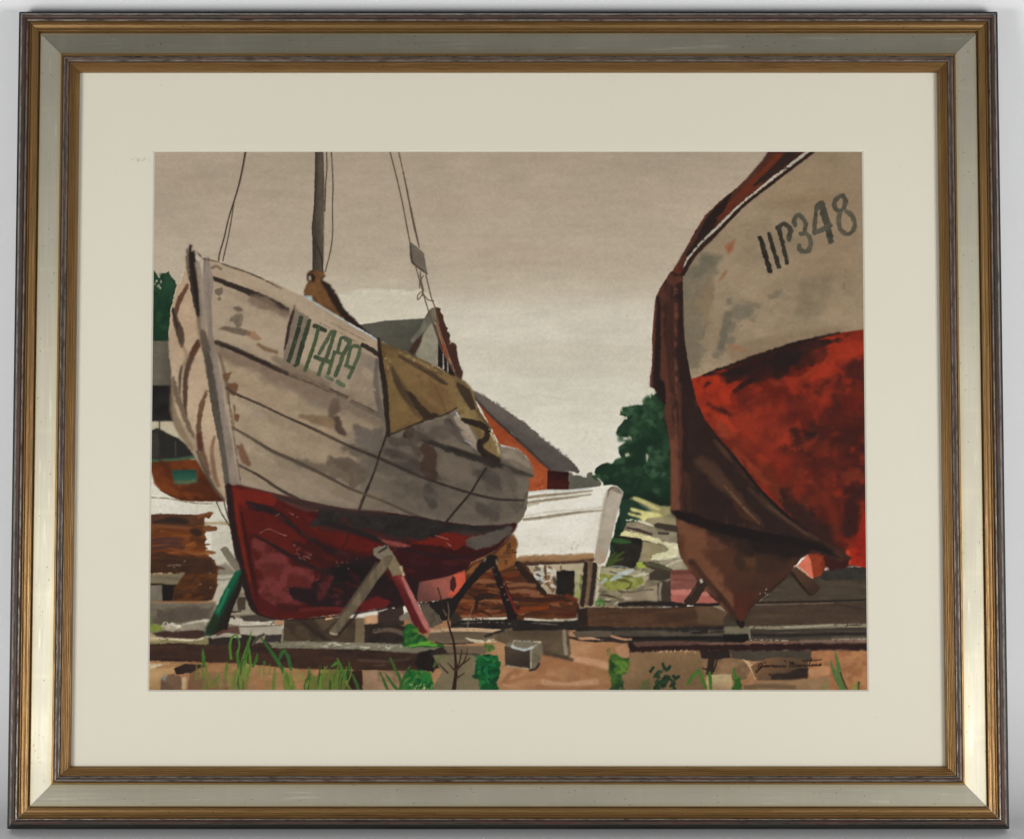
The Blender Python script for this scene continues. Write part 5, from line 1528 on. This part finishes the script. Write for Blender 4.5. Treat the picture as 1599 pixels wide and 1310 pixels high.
line('1090,716 1106,730 1121,744 1145,772 1168,798 1190,820', [8, 18, 20, 12, 8, 4], (78, 54, 41), soft=11, rough=1, a=.85)
line('1130,757 1145,774 1166,798 1186,818', [1.5, 3.5, 3.5, 2], (110, 79, 57), soft=3, dry=.1, a=.8)
line('1116,688 1130,704 1142,720', [3, 6, 3], (84, 57, 43), soft=6, a=.8)
line('1168,762 1196,786 1236,815 1276,842', [3, 9, 9, 4], (72, 51, 40), soft=8, a=.85)
line('1200,790 1230,812 1262,836', [1.5, 2.5, 1.5], (92, 66, 50), soft=3, a=.7)
line('1148,786 1160,804 1180,814', [5, 8, 4], (72, 42, 32), soft=7, a=.7)
line('1096,640 1114,672 1150,716 1190,764 1225,797 1262,826', [3, 5, 7, 8, 12, 8], (30, 25, 24), soft=4)
line('1086,610 1092,630 1100,648', 1.8, (110, 66, 50), soft=2)
line('1046,434 1050,440 1060,436', 10, (84, 50, 40), soft=4)
# turned hem and the pouch below it
wash('1056,806 1070,810 1100,826 1140,842 1200,856 1262,862 1240,885 1205,922 1172,950 1160,974 1142,962 1098,918 1062,868', (86, 51, 36), soft=2, c2=(66, 42, 32), g='1090,850 1190,900', gn=.12, mot=.05)
wash('1058,812 1100,826 1112,850 1110,880 1130,910 1150,935 1150,960 1110,928 1078,888 1062,860', (114, 74, 52), soft=14, rough=3, a=.8)
wash('1104,830 1140,840 1145,855 1115,860 1104,850', (88, 54, 40), soft=4, rough=1.5)
wash('1095,860 1110,854 1160,880 1150,890 1110,880', (82, 50, 36), soft=6, a=.8)
wash('1150,850 1240,862 1230,885 1190,900 1150,880', (58, 40, 31), soft=12, rough=3)
wash('1160,870 1180,868 1180,885 1166,886', (88, 58, 38), soft=9, a=.8)
wash('1145,930 1180,925 1172,950 1160,974 1148,962', (76, 40, 30), soft=6)
wash('1095,818 1150,828 1230,840 1275,850 1270,868 1235,874 1195,870 1150,856 1110,836', (44, 32, 27), soft=14, rough=2, a=.95)
wash('1150,832 1230,842 1272,852 1262,866 1230,868 1185,860', (33, 26, 24), soft=9, rough=2, a=.9)
wash('1047,797 1058,796 1080,800 1105,810 1140,819 1190,829 1240,838 1285,850 1312,872 1285,862 1240,852 1190,845 1140,836 1105,826 1075,817 1056,809', (30, 24, 23), soft=2.4, rough=.9)
line('1080,878 1096,900 1116,922 1140,950 1154,972', [10, 10, 9, 7, 4], (56, 36, 29), soft=4, a=.85)
line('1172,950 1190,934 1212,916 1232,898', [4, 5, 6, 4], (50, 34, 28), soft=3)
line('1080,885 1098,908 1118,930', 5, (96, 60, 44), soft=4, a=.5)
clip(None)
line('1152,970 1158,978 1160,972', 5, (30, 25, 23))
dabs('1185,925 1200,915 1205,925 1190,935', 5, (1, 2), (1, 1.4), [(196, 184, 160)], seed=105, a=.8, rough=0)
region('painted_prop', 'dark shore left of the brown cover')
wash('1090,906 1096,901 1105,912 1094,930 1084,945 1070,945 1068,938 1078,925', (52, 38, 31), rough=.6)
wash('1092,905 1096,903 1098,909 1094,911', (196, 186, 166), rough=.4)
line('1086,915 1078,930', 2.6, (84, 66, 54), soft=2, a=.8)
region('painted_prop', 'brown log end right of the brown cover')
wash('1234,893 1242,884 1256,894 1270,906 1281,916 1276,924 1268,931 1256,920 1242,906', (80, 57, 41), c2=(58, 42, 33), g='1250,895 1262,922', rough=.6)
line('1236,894 1250,912 1264,928', 4, (46, 34, 28), soft=2)
line('1240,884 1246,884 1268,902', 1.6, (190, 160, 140), dry=.1)

region('painted_lettering', 'dark registration number on the grey bow')
D1, D2 = (46, 42, 36), (82, 78, 66)


def zr(s):
    """points read off a 7.27-fold enlargement whose corner is (1130,270)"""
    q = P(s)
    return np.stack([1130 + q[:, 0] / 7.268, 270 + q[:, 1] / 7.268], 1)


for s, w, c in (('418,745 460,900 525,1110', 7.0, D1), ('515,700 560,850 625,1070', 6.2, (52, 48, 42)), ('625,630 670,800 720,1025', 6.0, (54, 50, 44)), ('615,630 680,585 740,620 755,680 740,750', 7.0, (66, 62, 53)),
                ('805,590 800,530 850,480 905,530 930,590 920,640', 6.2, D2), ('875,695 940,690 985,770 975,860 930,900 865,870 855,830', 6.2, D2),
                ('1065,370 1040,520 1035,670', 6.0, D2), ('1110,360 1150,500 1180,620 1215,780', [10, 10, 9, 8], (74, 70, 59)), ('1035,680 1120,640 1210,590', 6.4, D2),
                ('1390,330 1345,265 1280,300 1255,370 1290,430 1350,420 1385,330', 6.0, D2), ('1320,460 1305,560 1330,650 1400,700 1470,650 1490,570 1455,490 1400,440', 6.2, (92, 87, 73))):
    line(zr(s), np.asarray(w) * 1.02, c, rough=1.0, soft=1.3, mot=.1)

# ---- weeds and grass
region('painted_shrub', 'bright green weeds at the foot of the pink shore')
wash('630,980 636,972 646,975 650,985 660,992 668,1000 690,1006 696,1010 668,1011 640,1010 626,1006 630,998', (36, 92, 42), rough=1.8, c2=(30, 70, 36), tex='m')
dabs('630,980 648,978 660,1005 632,1005', 20, (4, 10), (3, 6), [(50, 112, 48), (28, 66, 34), (76, 130, 56), (40, 94, 42)], seed=111, a=.8)
lines('640,1008 660,1006 680,1007;655,1004 672,1002', 3.4, (96, 164, 58))
region('painted_shrub', 'emerald bush in the middle foreground')
wash('742,1032 750,1024 765,1021 778,1022 781,1034 780,1050 778,1062 778,1085 750,1085 749,1060 738,1056 742,1046', (20, 84, 42), rough=1.8, c2=(16, 66, 38), tex='m')
dabs('744,1026 778,1024 776,1074 752,1074', 40, (4, 10), (3, 6), [(24, 100, 46), (16, 62, 38), (40, 124, 62), (30, 110, 70)], seed=112, a=.8)
wash('756,1006 770,1004 774,1014 762,1018', (60, 104, 44), soft=3, rough=1.5, a=.85)
region('painted_shrub', 'leafy weed beside the sand')
wash('952,1022 960,1020 968,1026 980,1026 984,1036 978,1048 970,1054 966,1085 952,1085 955,1060 950,1050 951,1034', (66, 100, 44), rough=1.8, c2=(46, 78, 36), tex='m')
dabs('953,1024 980,1028 974,1052 958,1056 956,1040', 26, (4, 10), (3, 6), [(86, 128, 48), (40, 84, 38), (30, 58, 36), (104, 140, 56), (74, 116, 46)], seed=113, a=.8)
dabs('955,1055 972,1056 974,1080 954,1080', 14, (3, 8), (3, 6), [(30, 56, 36), (40, 78, 40)], seed=114, a=.8)
lines('949,1022 948,1014;953,1020 951,1012', 1.6, (66, 96, 44))
region('painted_shrub', 'dark green weed at the right')
dabs('1020,1055 1032,1040 1044,1046 1058,1058 1052,1080 1024,1080', 34, (4, 9), (3, 6), [(32, 52, 36), (40, 64, 42), (28, 46, 34)], seed=115, a=.9)
lines('1020,1042 1016,1048;1035,1036 1037,1042;1044,1044 1046,1040;1054,1060 1060,1056', 4, (34, 56, 38))
wash('1002,1064 1014,1060 1016,1085 998,1085', (74, 86, 50), soft=6, a=.7)
region('painted_grass', 'green grass blades in the foreground')
lines('318,1036 316.5,1022 317,1012;361,1028 359,1008 363,994 370,992 374,1000;372,1036 371,1020 374,1006 370,992;377,1036 384,1014 391,995 392,985;391,1038 390,1020 386,1000', [3.4, 3.4, 2.4, 1], (80, 122, 44), rough=.4)
lines('318,1038 318,1026 317,1014;381,1040 386,1016 391,990;373,1042 371,1024 370,1016;395,1040 400,1030 402,1020;413,1034 414,1038;354,1044 354,1034', [4, 4, 1.4], (62, 106, 44), rough=.4)
lines('408,996 420,1012 432,1030 444,1050 456,1076;436,1030 440,1020 444,1016;444,1016 450,1026 454,1044', [2.4, 4.6, 5, 5], (52, 96, 48), rough=.4)
wash('366,1046 388,1044 390,1062 388,1085 364,1085', (84, 104, 46), soft=7, rough=2, a=.6)
wash('440,1050 456,1052 464,1085 444,1085', (96, 120, 48), soft=4, rough=2, a=.8)
wash('476,1064 500,1050 530,1046 548,1060 544,1085 470,1085', (86, 100, 44), soft=6, rough=2, a=.75)
dabs('365,1040 392,1038 390,1074 362,1074', 14, (14, 30), (1.6, 3), [(70, 112, 44), (92, 122, 48), (50, 86, 38), (108, 134, 58)], ang=95, spread=.14, seed=116, a=.85)
dabs('476,1056 545,1040 545,1072 474,1074', 30, (14, 34), (1.6, 3.4), [(88, 116, 44), (70, 102, 40), (106, 132, 56), (48, 82, 38)], ang=95, spread=.16, seed=117, a=.85)
dabs('300,1046 365,1040 360,1070 310,1070', 16, (10, 26), (2, 4.5), [(120, 122, 62), (92, 112, 48), (104, 120, 52)], ang=92, spread=.14, seed=118, a=.7)
dabs('394,1046 480,1044 476,1070 396,1070', 16, (8, 22), (2, 4), [(140, 138, 78), (104, 124, 56), (120, 130, 64)], ang=95, spread=.12, seed=119, a=.65)
lines('427,1074 428,1056 430,1042;320,1076 318,1056 316,1044;351,1060 354,1040 355,1034', [5, 4, 2], (92, 112, 50), a=.8)
lines('527,1028 534,1044 540,1060;518,1040 524,1036 528,1034', [2, 4, 4], (70, 116, 50))
lines('609,1026 616,1042 624,1058 628,1078;594,1050 600,1064 606,1078;602,1052 612,1066 620,1076;550,1052 556,1066 560,1078;640,1040 632,1056 624,1076', [1.6, 3.8, 4, 4], (58, 94, 44), rough=.4)
wash('632,1056 642,1046 655,1048 672,1050 676,1064 674,1085 628,1085', (30, 96, 44), rough=2, c2=(66, 112, 48), tex='m')
dabs('632,1050 672,1052 672,1076 630,1076', 26, (6, 16), (2.5, 5), [(26, 92, 46), (80, 130, 54), (40, 116, 54), (24, 74, 40)], ang=110, spread=.5, seed=120, a=.8)
lines('678,1040 684,1028 692,1024', 4, (90, 104, 54), a=.7)
dabs('640,1068 668,1066 668,1076 640,1076', 14, (2, 6), (1, 1.6), [(186, 178, 120)], ang=-60, spread=.4, seed=121, a=.8)
lines('1073,1068 1082,1056 1091,1046;1091,1046 1096,1058 1102,1074;1110,1078 1109,1060 1108,1050;1146,1044 1148,1056 1150,1072;1150,1074 1154,1058', [3, 5, 4], (70, 112, 44), rough=.4)
wash('1146,1060 1156,1058 1160,1085 1144,1085', (50, 92, 40), soft=2, rough=1.4)
lines('1304,1018 1308,1036 1312,1056 1318,1078;1297,1032 1302,1048 1310,1066 1314,1078;1306,1060 1302,1048;1338,1078 1341,1066', [2.4, 6, 7, 5], (88, 112, 62), rough=.4)
lines('1312,1050 1318,1066 1324,1078;1340,1078 1341,1064', [2, 3, 2], (70, 62, 36))
wash('1330,1072 1338,1064 1340,1085 1328,1085', (132, 136, 62), soft=3, a=.8)
dabs('1284,1070 1296,1062 1298,1080 1284,1080', 4, (6, 12), (2, 3), [(110, 116, 64)], ang=90, spread=.2, seed=122, a=.7)
region('painted_twig', 'bare forked twig in the foreground')
line('708,1085 710,1066 712,1048 711,1025 708,1000 703,984 699,968 693,950 688,932 684,918', [6, 5, 4.4, 3.6, 3.2, 2.8, 2.4, 2, 1.8, 1.4], (44, 30, 26), rough=.3)
lines('711,1048 717,1036 720,1022 721,1014;712,1046 722,1036 728,1024 730,1012;713,1058 720,1054 725,1051;710,1046 704,1040 699,1034;699,1050 692,1043 685,1035;722,1036 728,1032 734,1027', [2.6, 2.2, 1.6, 1.2], (58, 38, 30), rough=.3)
lines('700,968 701,954 699,940;697,960 692,952;689,985 684,970 680,960;730,980 732,966 738,948', [1.8, 1.4, 1.2], (120, 104, 88), rough=.2, a=.8)
region('painted_signature', 'small cursive signature in dark brown')


def zs(s):
    """points read off a tenfold enlargement whose corner is (1160,1010)"""
    q = P(s)
    return np.stack([1160 + q[:, 0] / 9.994, 1010 + q[:, 1] / 9.994], 1)


for s in ('300,250 260,265 235,300 250,320 285,290 300,255 285,310 250,360 215,395 205,375 240,345 290,320', '290,320 320,290 325,310 345,300', '345,300 360,285 385,290 370,312 355,300 385,290 400,288',
          '400,288 410,312 430,285 445,290', '445,290 470,285 462,308 485,290 490,310', '490,310 505,288 518,310', '518,310 535,288 548,310 570,300', '570,300 580,288 585,310 610,302', '610,302 632,285 640,310 670,295',
          '725,225 745,250 735,310', '745,255 775,235 770,310', '770,265 800,250 805,305 830,295', '830,300 850,275 870,285 855,305 880,295', '880,300 895,280 905,300 925,280', '920,282 950,278 960,300 985,295',
          '985,300 1010,285', '1070,180 1050,230 1035,290 1050,298', '930,212 1000,215 1100,208 1225,195', '1050,298 1085,270 1085,295 1105,285', '1105,285 1120,270 1135,292', '1135,292 1150,268 1165,290 1185,280',
          '1185,280 1210,262 1222,275 1200,290 1188,280 1215,265'):
    line(zs(s), 1.5, (40, 28, 24), sm=3, rough=.1, soft=1.0)
lines('1194,1033.5 1195,1034.5;1225.5,1031.5 1226.5,1032.5', 1.6, (40, 28, 24), rough=0)

# wet paper: some edges run, others stay crisp


def blur(a, r):
    for ax in (0, 1):
        pad = [(0, 0)] * a.ndim
        pad[ax] = (r + 1, r)
        c = np.cumsum(np.pad(a, pad, mode='edge'), axis=ax, dtype=np.float64)
        n = a.shape[ax]
        a = (np.take(c, range(2 * r + 1, 2 * r + 1 + n), ax) - np.take(c, range(0, n), ax)) / (2 * r + 1)
    return a


CRISP = [i for i, q in enumerate(REGIONS) if q[0] in ('painted_rope', 'painted_lettering', 'painted_signature', 'painted_twig', 'painted_grass', 'painted_mast', 'painted_pulley')]
keep = np.clip(blur(np.isin(LABEL, CRISP).astype(float), 3) * 3, 0, 1)
run = np.clip(0.15 + 0.45 * N_BIG[120:CH + 120, 200:CW + 200], 0, 0.7) * (1 - keep)
CANVAS[:] = CANVAS * (1 - run[..., None]) + blur(blur(CANVAS.astype(float), 1), 1) * run[..., None]
# paper tooth over everything
CANVAS *= (1 + 0.010 * N_GRAIN[:CH, :CW] + 0.006 * N_FINE[9:CH + 9, 5:CW + 5] + 0.005 * N_HOR[40:CH + 40, 60:CW + 60])[..., None]
np.clip(CANVAS, 2, 250, out=CANVAS)
# ------------------------------------------------------------------ the sheet: paper, then one patch per pictured thing
ALBEDO_GAIN = 1.0 / 0.98


def build_sheet():
    m, nt, b = new_mat('watercolour_paint')
    at = nd(nt, 'ShaderNodeAttribute', attribute_name='pigment')
    nt.links.new(at.outputs['Color'], b.inputs['Base Color'])
    b.inputs['Roughness'].default_value = 0.85
    b.inputs['Specular IOR Level'].default_value = 0.12
    tc = nd(nt, 'ShaderNodeTexCoord')
    n = nd(nt, 'ShaderNodeTexNoise', Scale=520.0, Detail=2.0)
    nt.links.new(tc.outputs['Object'], n.inputs['Vector'])
    bump(nt, b, n.outputs['Fac'], 0.06, 0.0003)
    pm, pnt, pb = new_mat('watercolour_paper')
    pn = nd(pnt, 'ShaderNodeTexNoise', Scale=300.0)
    pr = ramp(pnt, [(0.3, (0.66, 0.60, 0.48)), (0.7, (0.72, 0.66, 0.53))])
    pnt.links.new(pn.outputs['Fac'], pr.inputs['Fac'])
    pnt.links.new(pr.outputs['Color'], pb.inputs['Base Color'])
    sheet = slab('watercolour_sheet', SX0 - 0.01, SX1 + 0.01, SY0 - 0.01, SY1 + 0.01, -0.0108, -0.0098, pm, root)
    # the same sheet has yellowed a little: painted passages are warmer than the bare paper of the sky
    lum = CANVAS.mean(-1, keepdims=True)
    wgt = np.clip((205 - lum) / 35.0, 0, 1) * (LABEL[..., None] != 0)
    toned = CANVAS * (1 + wgt * (np.array([0.948, 0.947, 0.928]) - 1))
    # iron-oxide reds in the set are duller than straight from the tube
    r, g = toned[..., 0], toned[..., 1]
    red = np.clip((r / np.maximum(g, 1) - 1.9) / 0.8, 0, 1)[..., None]
    left = (LABEL == B_MAIN)[..., None]
    toned = toned * (1 + red * (np.where(left, (0.86, 0.92, 0.84), (0.94, 0.96, 0.90)) - 1))
    green = np.clip((g / np.maximum(r, 1) - 1.08) / 0.3, 0, 1)[..., None]
    toned = toned * (1 + green * (np.array([0.96, 0.93, 0.91]) - 1))
    lin = s2l(toned) * ALBEDO_GAIN
    rgba = np.ones((CH * CW, 4), np.float32)
    rgba[:, :3] = np.minimum(lin, 0.86).reshape(-1, 3)
    xs = np.linspace(SX0, SX1, CW)
    ys = np.linspace(SY1, SY0, CH) + HH
    gx, gy = np.meshgrid(xs, ys)
    co = np.stack([gx, gy, np.full_like(gx, SHEET_Z)], -1).reshape(-1, 3).astype(np.float32)
    cell = LABEL[:-1, :-1]
    idx = np.arange(CH * CW, dtype=np.int64).reshape(CH, CW)
    same = {}
    for i, (nm, lab) in enumerate(REGIONS):
        same.setdefault((nm, lab) if lab else next(k for k in same if k[0] == nm), []).append(i)
    for (nm, lab), ids in same.items():
        r, c = np.nonzero(np.isin(cell, ids))
        if len(r) < 12:
            continue
        q = np.stack([idx[r + 1, c], idx[r + 1, c + 1], idx[r, c + 1], idx[r, c]], 1)
        u, inv = np.unique(q.ravel(), return_inverse=True)
        me = bpy.data.meshes.new(nm)
        nf = len(r)
        me.vertices.add(len(u))
        me.vertices.foreach_set('co', co[u].ravel())
        me.loops.add(nf * 4)
        me.loops.foreach_set('vertex_index', inv.astype(np.int32).ravel())
        me.polygons.add(nf)
        me.polygons.foreach_set('loop_start', np.arange(0, nf * 4, 4, dtype=np.int32))
        me.update(calc_edges=True)
        ca = me.color_attributes.new('pigment', 'FLOAT_COLOR', 'POINT')
        ca.data.foreach_set('color', rgba[u].ravel())
        obj(nm, me, m, sheet, label=lab)


build_sheet()
